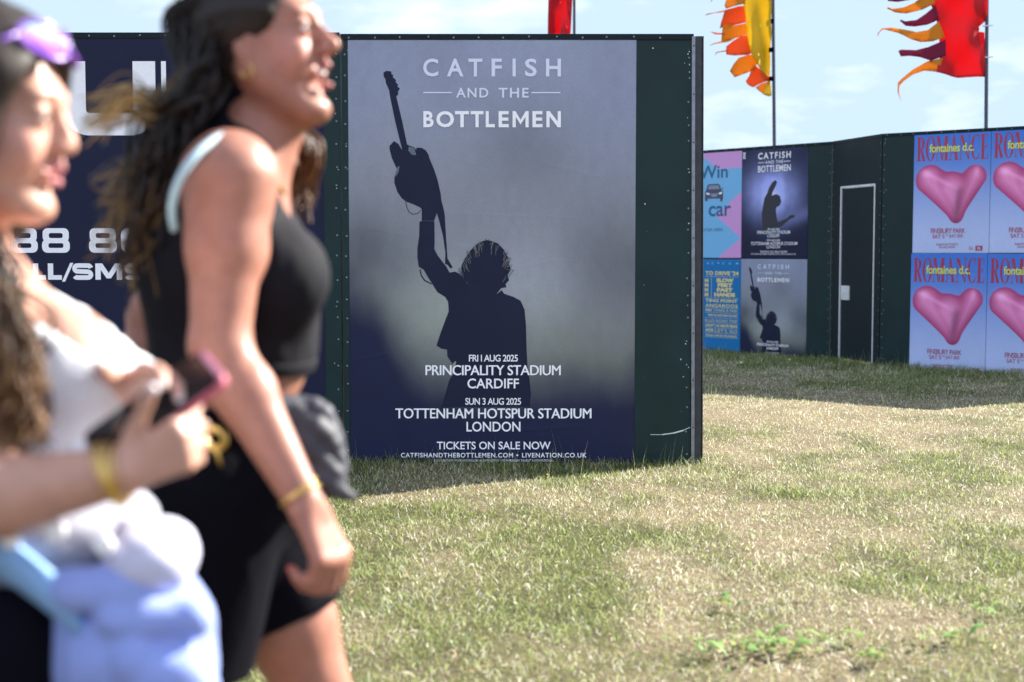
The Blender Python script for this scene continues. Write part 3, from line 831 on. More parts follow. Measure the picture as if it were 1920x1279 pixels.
# condensed high-contrast capitals
def romance(a, x0, y0, x1, y1):
    letters = 'ROMANCE'; ws = [.60, .66, .84, .66, .74, .58, .52]; gap = .05
    tot = sum(ws) + gap * 6; s_ = (x1 - x0) / tot; cx = x0; H = y1 - y0
    T_, th, se = .17, .035, .028
    for ch, w_ in zip(letters, ws):
        X = lambda q: cx + q * s_
        Y = lambda q: y1 - q * H
        def rc(ax, ay, bx, by): a.rect(X(ax), Y(ay), X(bx), Y(by), 0)
        def pl(P): a.poly([(X(p), Y(q)) for p, q in P], 0)
        def ov(cx_, cy_, rx, ry, tl, a0, a1, tt=.03):
            o_ = [(X(p), Y(q)) for p, q in arc(cx_, cy_, rx, ry, a0, a1, 18)]
            i_ = [(X(p), Y(q)) for p, q in arc(cx_, cy_, rx - tl, ry - tt, a0, a1, 18)]
            a.ring(o_, i_, 0, closed=False)
        if ch == 'R':
            rc(.08, 0, .08 + T_, 1); rc(0, 0, .32, se); rc(0, 1 - se, .25, 1)
            ov(.25, .74, .30, .26, .16, -90, 90, .03)
            pl([(.26, .50), (.38, .50), (.62, 0), (.44, 0)])
        elif ch == 'O': ov(.33, .5, .33, .52, .15, 0, 360, .03)
        elif ch == 'M':
            rc(.06, 0, .06 + th, 1); rc(0, 0, .18, se); pl([(.06, 1), (.24, 1), (.46, 0), (.40, 0)]); pl([(.42, 0), (.46, .0), (.68, 1), (.62, 1)]); rc(.62, 0, .62 + T_, 1); rc(.54, 0, .84, se); rc(.70, 1 - se, .84, 1); rc(0, 1 - se, .2, 1)
        elif ch == 'A':
            pl([(.06, 0), (.10, 0), (.34, 1), (.29, 1)]); pl([(.27, 1), (.36, 1), (.62, 0), (.44, 0)]); rc(.14, .30, .48, .33); rc(0, 0, .18, se); rc(.38, 0, .66, se)
        elif ch == 'N':
            rc(.07, 0, .07 + th, 1); pl([(.05, 1), (.23, 1), (.66, 0), (.60, 0)]); rc(.63, 0, .63 + th, 1); rc(0, 0, .2, se); rc(.55, 1 - se, .74, 1); rc(0, 1 - se, .18, 1)
        elif ch == 'C':
            ov(.33, .5, .33, .52, .15, 55, 305, .03); rc(.50, .70, .53, .98); rc(.50, .02, .53, .26)
        elif ch == 'E':
            rc(.08, 0, .08 + T_, 1); rc(0, 0, .50, th); rc(0, 1 - th, .48, 1); rc(.25, .49, .40, .52); rc(.47, 0, .50, .26); rc(.45, .76, .48, 1); rc(.38, .40, .405, .61)
        cx += (w_ + gap) * s_
hp = []
heart = None
def heart_poster(u, z, label):
    global heart
    if heart is None:
        t = empty('heart_poster', (0, 0, 0), 0)
        sheet('paper', wr, hr_, 130, 190, bg_heart, M['print'], t, wob=.001)
        Hp = lambda x, y: ((x - 503) / 350 * 1000, (y - 75) / 575 * 1000)
        fx = lambda x: x / 1000 * wr
        fz = lambda y: hr_ - y / 1000 * hr_
        a = Art()
        romance(a, *Hp(515, 96), *Hp(842, 211))
        for s_, x0, y0, x1, y1, bo in [('FINSBURY PARK', 588, 532, 746, 556, .006), ('SAT 5', 596, 561, 652, 580, .006), ('TH', 655, 561, 669, 569, .006), ('JULY 2025', 674, 561, 737, 580, .006), ('ALBUM & TICKETS', 614, 603, 716, 614, .0), ('ON SALE NOW', 626, 617, 702, 627, .0)]:
            a.text(s_, *Hp(x0, y0), *Hp(x1, y1), 0, bo, .9)
        a.rect(*Hp(794, 615), *Hp(825, 638), 0); a.text('XL', *Hp(800, 620), *Hp(819, 633), 2, .05)
        a.text('Qe', *Hp(764, 618), *Hp(782, 636), 0, .0)
        a.text('fontaines d.c.', *Hp(575, 132), *Hp(778, 172), 1, .018, .95)
        a.V = [(x, y, d + .002) for x, y, d in a.V]
        a.build('lettering', [M['red_ink'], M['lime_ink'], mat('print_sky', (.35, .52, .85), .5)], t, fx, fz)
        heart = t
    else:
        t = heart.copy(); COL.objects.link(t)
        for ch in heart.children:
            c = ch.copy(); COL.objects.link(c); c.parent = t
    t.location = backC.pt(u, z, .0012); t.rotation_euler = (0, 0, backC.rz)
    tag(t, label, 'poster', 'pink heart posters')
heart_poster(ur0, zrm + .002, 'blue poster with a pink heart, upper one nearest the white framed door')
heart_poster(ur1 + .004, zrm + .004, 'blue poster with a pink heart, upper one cut by the right edge of the photo')
heart_poster(ur0 - .012, zrm - hr_ - .002, 'blue poster with a pink heart, lower one nearest the white framed door')
heart_poster(ur1 - .008, zrm - hr_ - .004, 'blue poster with a pink heart, lower one cut by the right edge of the photo')

# ------------------------------------------------------------------ flags behind the hoardings
def cloth(name, outline, m, parent, Yd, px_pole, wave, nodes=60, seed=1, thick=.003):
    """outline in photo pixels laid in the flag's own plane at depth Yd, with billows in depth"""
    P = [W(x, y, Yd) for x, y in outline]
    P2 = [(p.x, p.z) for p in P]
    # densify the edge
    E = []
    for i in range(len(P2)):
        a_, b_ = P2[i], P2[(i + 1) % len(P2)]
        n = max(1, int(math.hypot(b_[0] - a_[0], b_[1] - a_[1]) / .05))
        for k in range(n): E.append((a_[0] + (b_[0] - a_[0]) * k / n, a_[1] + (b_[1] - a_[1]) * k / n))
    xs = [p[0] for p in E]; zs = [p[1] for p in E]
    pts = [Vector(p) for p in E]
    st = .045
    x = min(xs)
    while x < max(xs):
        z = min(zs)
        while z < max(zs):
            pts.append(Vector((x + rj.uniform(-.008, .008), z + rj.uniform(-.008, .008)))); z += st
        x += st
    V2, _, F2, *_r = delaunay_2d_cdt(pts, [], [list(range(len(E)))], 1, 1e-5)
    if not len(F2): raise RuntimeError('cloth ' + name)
    x_p = W(px_pole, outline[0][1], Yd).x
    V = []
    for p in V2:
        d = abs(p.x - x_p)
        V.append((p.x, Yd + wave(d, p.y), p.y))
    V = np.array(V)
    F3 = np.array([f for f in F2 if len(f) == 3])
    o = mesh_np(name, V, F3, m, parent, smooth=True)
    s = o.modifiers.new('thickness', 'SOLIDIFY'); s.thickness = thick; s.offset = 0
    return o

C6 = lambda P: [(1290 + x / 3.048, y / 3.048) for x, y in P]
def flag_pole(t, pxb, pyb, pxt, pyt, Yd, r):
    a_ = W(pxb, pyb, Yd); b_ = W(pxt, pyt, Yd)
    d = (b_ - a_); k = (-.2 - a_.z) / d.z
    base = a_ + d * k
    b = MB(); n = 8
    b.tube([base + (b_ - base) * (i / n) for i in range(n + 1)], [r * (1.15 - .25 * i / n) for i in range(n + 1)], 10)
    b.ball(b_, r * 1.6, 0)
    return b.build('pole', M['pole'], t, smooth=True)

def tuck(P):
    xm = max(p[0] for p in P)
    return [(x + 16 * float(sst(xm - 60, xm - 10, x)), y) for x, y in P]
# yellow flag
Yd = 20.0
t = empty('flag', (0, 0, 0)); tag(t, 'yellow feather flag fringed with orange and amber streamers, behind the far hoarding', 'flag', 'festival flags')
flag_pole(t, 1452, 272, 1446, -420, Yd, .024)
wv = lambda d, z: .09 * math.sin(d * 9 + z * 2.2) * min(1, d * 4) + .045 * math.sin(d * 17 - z * 3) + .03 * math.sin(z * 7 + d * 12)
top_ = [(1340, -40), (1343, -120), (1352, -220), (1372, -320), (1400, -380), (1444, -405)]
cloth('flag_cloth', [(1446, -405)] + C6([(478, 0), (477, 60), (470, 122), (477, 190), (472, 285), (478, 350), (472, 450), (476, 500), (478, 545), (462, 552), (440, 545), (425, 538), (452, 485), (460, 455), (440, 425), (385, 368), (362, 335), (350, 300), (342, 250), (335, 200), (328, 100), (315, 0)]) + [(1386, -60), (1382, -140), (1384, -230), (1395, -310), (1415, -370)], M['flag_yellow'], t, Yd, 1450, wv)
stre = [
 ('flag_orange', [(318, -75), (240, -70), (170, -40), (128, 15), (140, -30), (200, -95), (316, -135)]),
 ('flag_amber', [(316, 0), (322, 20), (285, 30), (215, 52), (208, 30), (222, -10), (235, -50), (312, -75)]),
 ('flag_amber', [(216, 56), (190, 66), (150, 72), (97, 88), (112, 76), (160, 66), (212, 50)]),
 ('flag_orange', [(322, 30), (326, 125), (260, 142), (240, 135), (185, 160), (190, 130), (208, 70), (215, 55), (285, 33)]),
 ('flag_amber', [(326, 128), (332, 195), (300, 205), (250, 222), (190, 236), (192, 205), (196, 150), (240, 138), (260, 145)]),
 ('flag_orange', [(192, 190), (170, 192), (126, 180), (150, 198), (190, 202)]),
 ('flag_amber', [(250, 224), (220, 240), (160, 248), (124, 258), (150, 244), (192, 234)]),
 ('flag_orange', [(332, 200), (345, 260), (358, 300), (330, 315), (270, 318), (222, 310), (220, 285), (222, 262), (262, 230), (300, 208)]),
 ('flag_orange', [(222, 288), (190, 296), (162, 304), (153, 318), (158, 300), (190, 290), (220, 284)]),
 ('flag_amber', [(358, 308), (368, 345), (380, 362), (365, 400), (320, 422), (270, 440), (240, 405), (262, 365), (290, 330), (325, 318)]),
 ('flag_orange', [(382, 368), (420, 410), (446, 436), (458, 456), (410, 478), (372, 500), (345, 485), (330, 465), (352, 430), (360, 405)]),
 ('flag_amber', [(458, 460), (450, 488), (428, 540), (410, 525), (385, 500), (412, 480)]),
]
for k, (mm, P) in enumerate(stre):
    ph = k * 1.7
    cloth('streamer', C6(tuck(P)), M[mm], t, Yd + .012 * (k % 3) + .02, 1450, (lambda d, z, ph=ph: .06 * math.sin(d * 7 + ph + z * 4) * min(1, max(0, d - .25) * 3)), seed=k)
b = MB()
for y in (122, 285, 450):
    b = MB(); p = C6([(480, y)])[0]; q = W(p[0], p[1], Yd); b.box((q.x - .04, Yd - .03, q.z - .03), (q.x + .02, Yd + .03, q.z + .03)); b.build('tie_loop', M['black_cloth'], t, bevel=.006)

# red flag
Yd = 17.5
t = empty('flag', (0, 0, 0)); tag(t, 'red flag trailing maroon and amber streamers, above the pink heart posters', 'flag', 'festival flags')
flag_pole(t, 1849, 240, 1854, -420, Yd, .022)
wv = lambda d, z: .12 * math.sin(d * 6 - z * 2.0) * min(1, d * 4) + .035 * math.sin(d * 13 + z * 7) + .03 * math.sin(d * 9 - z * 11)
cloth('flag_cloth', [(1853, -405)] + C6([(1702, 0), (1700, 120), (1668, 150), (1672, 178), (1700, 182), (1700, 330), (1690, 350), (1700, 375), (1696, 440), (1560, 438), (1500, 425), (1418, 412), (1430, 380), (1455, 330), (1460, 230), (1450, 150), (1420, 90), (1398, 0)]) + [(1735, -80), (1728, -160), (1732, -240), (1750, -320), (1790, -380)], M['flag_red'], t, Yd, 1851, wv)
stre = [
 ('flag_maroon', [(1395, -45), (1330, -30), (1260, 2), (1200, 10), (1145, 2), (1150, -8), (1230, -12), (1300, -55), (1392, -90)]),
 ('flag_amber', [(1396, -10), (1396, 20), (1340, 55), (1250, 74), (1190, 68), (1138, 48), (1145, 40), (1172, 48), (1240, 38), (1300, 12), (1345, -25)]),
 ('flag_maroon', [(1402, 30), (1420, 112), (1370, 140), (1300, 150), (1245, 148), (1208, 122), (1212, 114), (1240, 122), (1310, 112), (1360, 78)]),
 ('flag_amber', [(1424, 122), (1452, 212), (1400, 236), (1330, 242), (1270, 228), (1200, 192), (1120, 166), (1100, 180), (1085, 210), (1090, 185), (1112, 160), (1160, 158), (1220, 170), (1300, 186), (1370, 172)]),
 ('flag_maroon', [(1456, 226), (1458, 320), (1385, 348), (1320, 328), (1260, 320), (1218, 322), (1206, 290), (1220, 282), (1300, 288), (1370, 270)]),
 ('flag_amber', [(1442, 332), (1420, 412), (1350, 404), (1290, 424), (1240, 460), (1214, 490), (1212, 530), (1224, 580), (1204, 525), (1206, 470), (1230, 445), (1290, 395), (1370, 350)]),
]
for k, (mm, P) in enumerate(stre):
    cloth('streamer', C6(tuck(P)), M[mm], t, Yd + .012 * (k % 3) + .02, 1851, (lambda d, z, ph=k * 2.1: .05 * math.sin(d * 6 + ph + z * 3) * min(1, max(0, d - .6) * 3)), seed=k)
b = MB()
for y in (150, 330):
    b = MB(); p = C6([(1690, y)])[0]; q = W(p[0], p[1], Yd); b.tube([(q.x - .02, Yd - .02, q.z), (q.x + .10, Yd - .03, q.z + .005)], .008, 6); b.build('tie_loop', M['white_cloth'], t)

# narrow red flag above the front hoarding
Yd = 19.0
t = empty('flag', (0, 0, 0)); tag(t, 'narrow folded red flag hanging beside its pole, above the big poster', 'flag', 'festival flags')
flag_pole(t, 1077, 70, 1076, -420, Yd, .020)
wv = lambda d, z: .07 * math.sin(d * 26 + z * 3.5) * min(1, d * 8) + .03 * math.sin(d * 40 - z * 5)
cloth('flag_cloth', [(1074, -400), (1073, -200), (1073, 0), (1071, 40), (1070, 62), (1064, 80), (1048, 76), (1027, 82), (1027, 40), (1028, 0), (1028, -120), (1032, -250), (1045, -340)], M['flag_red'], t, Yd, 1075, wv)
# ------------------------------------------------------------------ ground and grass
def gz(x, y):
    return .045 * (fbm(x, y, 0, .55, 51, 3) - .5) + .02 * (fbm(x, y, 0, 2.3, 53, 2) - .5) - .008

def dryness(x, y):
    """0 green .. 1 straw: where the turf has been trodden and bleached"""
    n = fbm(x, y * .7, 0, .9, 61, 4); n2 = fbm(x, y * .6, 0, 3.6, 63, 3)
    d = sst(.32, .68, .45 * n + .55 * n2)
    # greener along the feet of the hoardings, bleached in the gap between them
    gf = np.exp(-np.clip((YF - y), 0, 9) / .40) * sst(1.5, .7, x) * (y < YF + .3)
    nb = np.minimum(np.abs((x - pB.x) * -dA.y + (y - pB.y) * dA.x), np.abs((x - pC.x) * -dD.y + (y - pC.y) * dD.x))
    gb = np.exp(-nb / .9) * (y > 10)
    worn = np.exp(-((y - 10.6 - .15 * (x - 3)) / 1.1) ** 2) * .5 * (x > .5)
    return np.clip(d + worn - 1.0 * gf - .9 * gb, 0, 1), gf, gb

def axis(a, b, step, far, grow=1.35):
    v = list(np.arange(a, b + 1e-6, step)); s = step; p = b
    while p < far: s *= grow; p += s; v.append(p)
    s = step; p = a; pre = []
    while p > -far: s *= grow; p -= s; pre.append(p)
    return np.array(pre[::-1] + v)
gx = axis(-3.5, 8.0, .08, 600); gy = axis(.6, 20, .08, 600)
X, Y = np.meshgrid(gx, gy)
Z = gz(X, Y) * np.exp(-np.maximum(0, np.hypot(X, Y) - 40) / 40)
dr, gf, gb = dryness(X, Y)
nn = fbm(X, Y, 0, 6, 71, 3)
c = np.array([.055, .05, .024])[None, None] * (1 - dr[..., None]) + np.array([.14, .105, .065])[None, None] * dr[..., None]
c = c * (.65 + .7 * nn)[..., None]
nx_, ny_ = len(gx), len(gy)
ii = (np.arange(ny_ - 1)[:, None] * nx_ + np.arange(nx_ - 1)[None]).ravel()
go = mesh_np('ground', np.stack([X, Y, Z], -1).reshape(-1, 3), np.stack([ii, ii + 1, ii + nx_ + 1, ii + nx_], -1), M['soil'], vcol=c.reshape(-1, 3))
tag(go, kind='structure')

def grass():
    n = 1900000
    y = RNG.uniform(1.0, 18.5, n); x = RNG.uniform(-3.2, 8.2, n)
    half = .37 * y + .7
    dens = np.minimum(1.0, (5.2 / y) ** 1.15) * np.clip(1.0 - (np.abs(x) - half) * 2.0, .12, 1)
    dens *= np.where((y > YF + .1) & (x < .126 * y - .25), .10, 1)
    ok = RNG.random(n) < dens
    # keep out of the sheets
    ok &= ~((y > YF - .008) & (y < YF + .09) & (x < uR - 2.9))
    x, y = x[ok], y[ok]; n = len(x)
    dr, gf, gb = dryness(x, y)
    clump = fbm(x, y, 0, 7, 81, 2)
    tuft = sst(.60, .78, fbm(x, y, 0, 3.1, 83, 2))
    r = RNG.random
    L_ = (.015 + .025 * r(n) ** 1.6) * (.6 + .8 * clump) * (1.15 - .35 * dr)
    L_ *= 1 + tuft * .6 * (1 - dr)
    L_ += gf * (.006 + .024 * r(n)) + gb * (.012 + .055 * r(n) ** 1.6)
    stalk = r(n) < .0016 * (1 + 8 * gf + 6 * gb)
    L_ = np.where(stalk, .09 + .14 * r(n), L_)
    w = np.where(stalk, .0011, .0015 + .0019 * r(n)) * np.maximum(1, y / 8.5) ** .6
    az = r(n) * 2 * np.pi
    lean = np.where(stalk, .15 + .35 * r(n), .35 + .95 * r(n) ** .8)
    lean *= 1 - .45 * np.clip(gf + gb, 0, 1)
    ca, sa = np.cos(az), np.sin(az)
    fx, fy = -sa, ca
    tw = r(n) * 2 * np.pi
    z0 = gz(x, y) - .004
    def pt(t, bend):
        a = lean * bend
        return L_ * t * np.sin(a), L_ * t * np.cos(a)
    h1, v1 = pt(.5, .65); h2, v2 = pt(1.0, 1.0)
    v2 = np.maximum(v2, .004)
    B = np.stack([x, y, z0], -1)
    sx = np.stack([np.cos(tw), np.sin(tw), 0 * tw], -1) * (w / 2)[:, None]
    D = np.stack([ca, sa, 0 * ca], -1)
    up = np.array([0, 0, 1.0])
    P1 = B + D * h1[:, None] + up * v1[:, None]
    P2 = B + D * h2[:, None] + up * v2[:, None]
    V = np.stack([B - sx, B + sx, P1 + sx * .85, P1 - sx * .85, P2], 1).reshape(-1, 3)
    k = np.arange(n) * 5
    Q = np.stack([k, k + 1, k + 2, k + 3], -1); T = np.stack([k + 3, k + 2, k + 4], -1)
    straw = np.array([.48, .475, .275]); pale = np.array([.80, .78, .66]); brown = np.array([.30, .225, .13])
    green = np.array([.22, .265, .065]); dgreen = np.array([.065, .115, .030]); lime = np.array([.36, .41, .15])
    q = r(n); isdry = r(n) < (.14 + .68 * dr)
    cd = np.where((q < .5)[:, None], straw, np.where((q < .78)[:, None], pale, brown))
    cg = np.where((q < .5)[:, None], green, np.where((q < .78)[:, None], lime, dgreen))
    c = np.where(isdry[:, None], cd, cg)
    near_wall = np.clip(gf + gb, 0, 1)
    c = np.where((near_wall > .35)[:, None] & ~isdry[:, None], cg * .8, c)
    c = np.where(stalk[:, None], straw, c)
    c = c * (.62 + .76 * r(n))[:, None]
    c5 = np.repeat(c, 5, 0)
    # broad-leaved weeds and a few dead leaves among the blades
    VV, FF, CC = [], [], []
    rw = random.Random(3)
    spots = [(px, py) for px, py in [(1440, 1222), (1420, 1215), (1455, 1212), (1500, 1225), (1470, 1228), (1580, 1205), (1760, 1210), (1640, 1240), (1360, 1140), (1870, 1160), (1320, 1225), (1390, 1228)]]
    base = 0
    def leaf(p, az_, ln, wd, tilt, col):
        nonlocal base
        d = Vector((math.cos(az_), math.sin(az_), 0)); sd_ = Vector((-d.y, d.x, 0))
        pts = []
        for tt, ww in ((0, .15), (.3, .8), (.6, 1), (.85, .6), (1, .05)):
            cz = math.sin(tt * 2.4) * tilt * ln
            pts.append((p + d * (tt * ln) + sd_ * (ww * wd / 2) + Vector((0, 0, cz + .004)), p + d * (tt * ln) - sd_ * (ww * wd / 2) + Vector((0, 0, cz + .004))))
        for a_, b_ in pts: VV.extend([a_, b_]); CC.extend([col, col])
        for i in range(4): FF.append([base + 2 * i, base + 2 * i + 1, base + 2 * i + 3, base + 2 * i + 2])
        base += 10
    def ground_at(px, py):
        r_ = FWD + Vector((1, 0, 0)) * ((px - 960) / FPX) + UPV * ((639.5 - py) / FPX)
        return r_ * (-CAM_H / r_.z)
    for px, py in spots:
        g = ground_at(px, py)
        for kk in range(rw.randint(6, 10)):
            ox, oy = rw.gauss(0, .03), rw.gauss(0, .03)
            pz = float(gz(g.x + ox, g.y + oy)) + .018
            leaf(Vector((g.x + ox, g.y + oy, pz)), rw.uniform(0, 6.28), rw.uniform(.035, .085), rw.uniform(.012, .024), rw.uniform(.15, .5), (.24 * rw.uniform(.7, 1.3), .33 * rw.uniform(.8, 1.2), .10))
    for kk in range(260):
        px, py = rw.uniform(400, 1920), 870 + 409 * rw.random() ** .7
        g = ground_at(px, py)
        pz = float(gz(g.x, g.y)) + .015
        cc = rw.choice([(.62, .56, .44), (.5, .36, .2), (.3, .36, .12), (.16, .26, .05)])
        leaf(Vector((g.x, g.y, pz)), rw.uniform(0, 6.28), rw.uniform(.02, .05), rw.uniform(.006, .012), rw.uniform(.1, .5), cc)
    nv = len(V)
    V = np.concatenate([V, np.array([tuple(v) for v in VV])]); c5 = np.concatenate([c5, np.array(CC)])
    Q = np.concatenate([Q, np.array(FF) + nv])
    o = mesh_np('grass', V, [Q, T], M['grass'], smooth=False, vcol=c5)
    tag(o, kind='stuff')
grass()
# ------------------------------------------------------------------ smooth solid modelling for bodies and clothes
class Field:
    def __init__(s, lo, hi, h):
        s.h = h; s.lo = np.array(lo, float)
        s.n = (np.ceil((np.array(hi) - s.lo) / h).astype(int) + 1)
        s.d = np.full(tuple(s.n), .25, np.float32)
        s.ax = [s.lo[i] + h * np.arange(s.n[i]) for i in range(3)]
    def sub(s, lo, hi):
        a = np.clip(np.floor((np.array(lo) - s.lo) / s.h).astype(int), 0, s.n); b = np.clip(np.ceil((np.array(hi) - s.lo) / s.h).astype(int) + 1, 0, s.n)
        sl = tuple(slice(a[i], b[i]) for i in range(3))
        if any(b[i] - a[i] < 1 for i in range(3)): return None, None
        g = np.meshgrid(*[s.ax[i][a[i]:b[i]] for i in range(3)], indexing='ij')
        return sl, np.stack(g, -1)
    def add(s, pr, off=0.0, op='u', kk=None):
        kind, args, k = pr
        k = kk or k
        lo, hi = bounds(pr)
        m = max(k, .01) * 1.6 + .02 + max(off, 0)
        sl, P = s.sub(lo - m, hi + m)
        if sl is None: return
        v = evalp(pr, P) - off
        a = s.d[sl]
        if op == 'u':
            h = np.clip(.5 + .5 * (a - v) / k, 0, 1); s.d[sl] = a * (1 - h) + v * h - k * h * (1 - h)
        else:                                           # subtract
            v = -v
            h = np.clip(.5 - .5 * (a - v) / k, 0, 1); s.d[sl] = a * (1 - h) + v * h + k * h * (1 - h)
    def clip(s, fn):
        g = np.meshgrid(*s.ax, indexing='ij')
        s.d = np.maximum(s.d, fn(*g).astype(np.float32))
    def mesh(s, smooth=2):
        d = s.d.copy()
        for i in range(3):                              # closed at the border
            sl = [slice(None)] * 3
            for e in (0, -1): sl[i] = e; d[tuple(sl)] = np.maximum(d[tuple(sl)], .01)
        ins = d < 0
        nx, ny, nz = s.n
        c = np.zeros((nx - 1, ny - 1, nz - 1), np.int8)
        offs = [(i, j, k) for i in (0, 1) for j in (0, 1) for k in (0, 1)]
        for i, j, k in offs: c += ins[i:nx - 1 + i, j:ny - 1 + j, k:nz - 1 + k]
        act = (c > 0) & (c < 8)
        I = np.argwhere(act)
        idx = np.full(act.shape, -1, np.int64); idx[act] = np.arange(len(I))
        acc = np.zeros((len(I), 3)); cnt = np.zeros(len(I))
        for a in offs:
            for ax_ in range(3):
                if a[ax_]: continue
                b = list(a); b[ax_] = 1
                va = d[I[:, 0] + a[0], I[:, 1] + a[1], I[:, 2] + a[2]]; vb = d[I[:, 0] + b[0], I[:, 1] + b[1], I[:, 2] + b[2]]
                x = (va < 0) != (vb < 0)
                t = np.where(x, va / np.where(x, va - vb, 1), 0)
                p = np.tile(np.array(a, float), (len(I), 1)); p[:, ax_] = t
                acc[x] += p[x]; cnt[x] += 1
        V = (I + acc / cnt[:, None]) * s.h + s.lo
        quads = []
        for ax_ in range(3):
            u, w = (ax_ + 1) % 3, (ax_ + 2) % 3
            A = [slice(None)] * 3; B = [slice(None)] * 3
            A[ax_] = slice(0, -1); B[ax_] = slice(1, None)
            x = ins[tuple(A)] != ins[tuple(B)]
            E = np.argwhere(x)
            E = E[(E[:, u] > 0) & (E[:, w] > 0) & (E[:, u] < s.n[u] - 1) & (E[:, w] < s.n[w] - 1)]
            fl = ins[E[:, 0], E[:, 1], E[:, 2]]
            def cell(du, dw):
                q = E.copy(); q[:, u] += du; q[:, w] += dw
                return idx[q[:, 0], q[:, 1], q[:, 2]]
            q = np.stack([cell(-1, -1), cell(0, -1), cell(0, 0), cell(-1, 0)], -1)
            q[~fl] = q[~fl][:, ::-1]
            quads.append(q)
        Q = np.concatenate(quads); Q = Q[(Q >= 0).all(1)]
        e = np.concatenate([Q[:, [0, 1]], Q[:, [1, 2]], Q[:, [2, 3]], Q[:, [3, 0]]])
        for it in range(smooth):
            for lam in (.5, -.52):
                S = np.zeros_like(V); K = np.zeros(len(V))
                for a_, b_ in ((0, 1), (1, 0)):
                    np.add.at(S, e[:, a_], V[e[:, b_]]); np.add.at(K, e[:, a_], 1)
                V = V + lam * (S / np.maximum(K, 1)[:, None] - V)
        return V, Q

def A3(v): return np.array(v, float)
def cone(a, b, r1, r2, k=.02): return ('cone', (A3(a), A3(b), r1, r2), k)
def ell(c, r, Rm=None, k=.03):
    return ('ell', (A3(c), A3(r if hasattr(r, '__len__') else (r, r, r)), np.eye(3) if Rm is None else A3(Rm)), k)
def bounds(p):
    if p[0] == 'cone':
        a, b, r1, r2 = p[1]; return np.minimum(a - r1, b - r2), np.maximum(a + r1, b + r2)
    c, r, Rm = p[1]; m = np.max(r); return c - m, c + m
def evalp(p, P):
    if p[0] == 'cone':
        a, b, r1, r2 = p[1]; ab = b - a; q = P - a
        t = np.clip((q @ ab) / max(ab @ ab, 1e-9), 0, 1)
        return np.linalg.norm(q - t[..., None] * ab, axis=-1) - (r1 + (r2 - r1) * t)
    c, r, Rm = p[1]
    q = (P - c) @ Rm
    k0 = np.linalg.norm(q / r, axis=-1); k1 = np.linalg.norm(q / (r * r), axis=-1)
    return k0 * (k0 - 1) / np.maximum(k1, 1e-6)

def frame3(f, up=(0, 0, 1)):
    f = A3(f); f /= np.linalg.norm(f); l = np.cross(A3(up), f); l /= np.linalg.norm(l); u = np.cross(f, l)
    return np.stack([f, l, u], 1)

def solid(prims, h, off=0.0, cuts=(), clips=(), smooth=2, pad=.05):
    lo = np.min([bounds(p)[0] for p in prims], 0) - pad - off; hi = np.max([bounds(p)[1] for p in prims], 0) + pad + off
    F = Field(lo, hi, h)
    for p in prims: F.add(p, off)
    for p in cuts: F.add(p, 0, 's')
    for f in clips: F.clip(f)
    return F.mesh(smooth)

def folds(V, Q, amp, sc, seed, direc=None, st=(1, 1, 1)):
    """push vertices along their normals by soft ridges, like folds in cloth"""
    n = np.zeros_like(V)
    fn = np.cross(V[Q[:, 2]] - V[Q[:, 0]], V[Q[:, 3]] - V[Q[:, 1]])
    for i in range(4): np.add.at(n, Q[:, i], fn)
    n /= np.maximum(np.linalg.norm(n, axis=1), 1e-9)[:, None]
    S = V * np.array(st)
    r = 1 - np.abs(2 * fbm(S[:, 0], S[:, 1], S[:, 2], sc, seed, 3) - 1) * 2
    return V + n * (amp * r)[:, None]

# ------------------------------------------------------------------ anatomy
def head_prims(C, Rm, s=1.0, mouth=.0, jawdrop=0.0, lip=1.0, nose=1.0):
    T = lambda x, y, z: A3(C) + s * (Rm @ A3((x, y, z)))
    P = []
    e = lambda c, r, k=.03: P.append(ell(T(*c), A3(r) * s, Rm, k * s))
    co = lambda a, b, r1, r2, k=.02: P.append(cone(T(*a), T(*b), r1 * s, r2 * s, k * s))
    e((-.014, 0, .045), (.098, .076, .088))
    e((.030, 0, -.020), (.060, .060, .082), .035)
    j = -jawdrop
    for y in (-1, 1):
        co((-.005, .052 * y, -.040), (.062, .020 * y, -.098 + j), .024, .019, .03)
        e((.058, .036 * y, -.028), (.026, .024, .030), .025)           # cheek
    e((.074, 0, -.100 + j), (.018, .021, .016), .018)                   # chin
    e((.078, 0, .038), (.018, .050, .013), .02)                        # brow
    co((.090, 0, .020), (.114 - .012 * (1 - nose) / .15, 0, -.016), .009, .0125 * nose, .012)            # nose
    for y in (-1, 1): e((.103, .012 * y, -.022), (.010, .008, .008), .008)
    co((.094, 0, -.034), (.097, 0, -.040), .006, .006, .008)
    for y in (-1, 1):                                                  # lips
        co((.1005, 0, -.047), (.087, .023 * y, -.056), .0062 * lip, .0035, .006)
        co((.0965, 0, -.066 + j * .8), (.085, .021 * y, -.060 + j * .5), .0072 * lip, .0035, .006)
        # ears
        e((-.004, .074 * y, -.002), (.018, .008, .032), .008)
    cuts = []
    for y in (-1, 1): cuts.append(ell(T(.099, .033 * y, .013), A3((.020, .018, .013)) * s, Rm, .014 * s))
    for y in (-1, 1): cuts.append(ell(T(.000, .084 * y, .002), A3((.008, .006, .016)) * s, Rm, .006 * s))
    if mouth: cuts.append(ell(T(.098, 0, -.057 + j * .35), A3((.020, .022, mouth)) * s, Rm, .004 * s))
    # eyelids bulge back into the sockets
    lids = [ell(T(.0790, .033 * y, .0185), A3((.0150, .0160, .0092)) * s, Rm, .005 * s) for y in (-1, 1)] + [ell(T(.0785, .033 * y, .0045), A3((.0135, .0150, .0070)) * s, Rm, .005 * s) for y in (-1, 1)]
    return P, cuts, lids, T

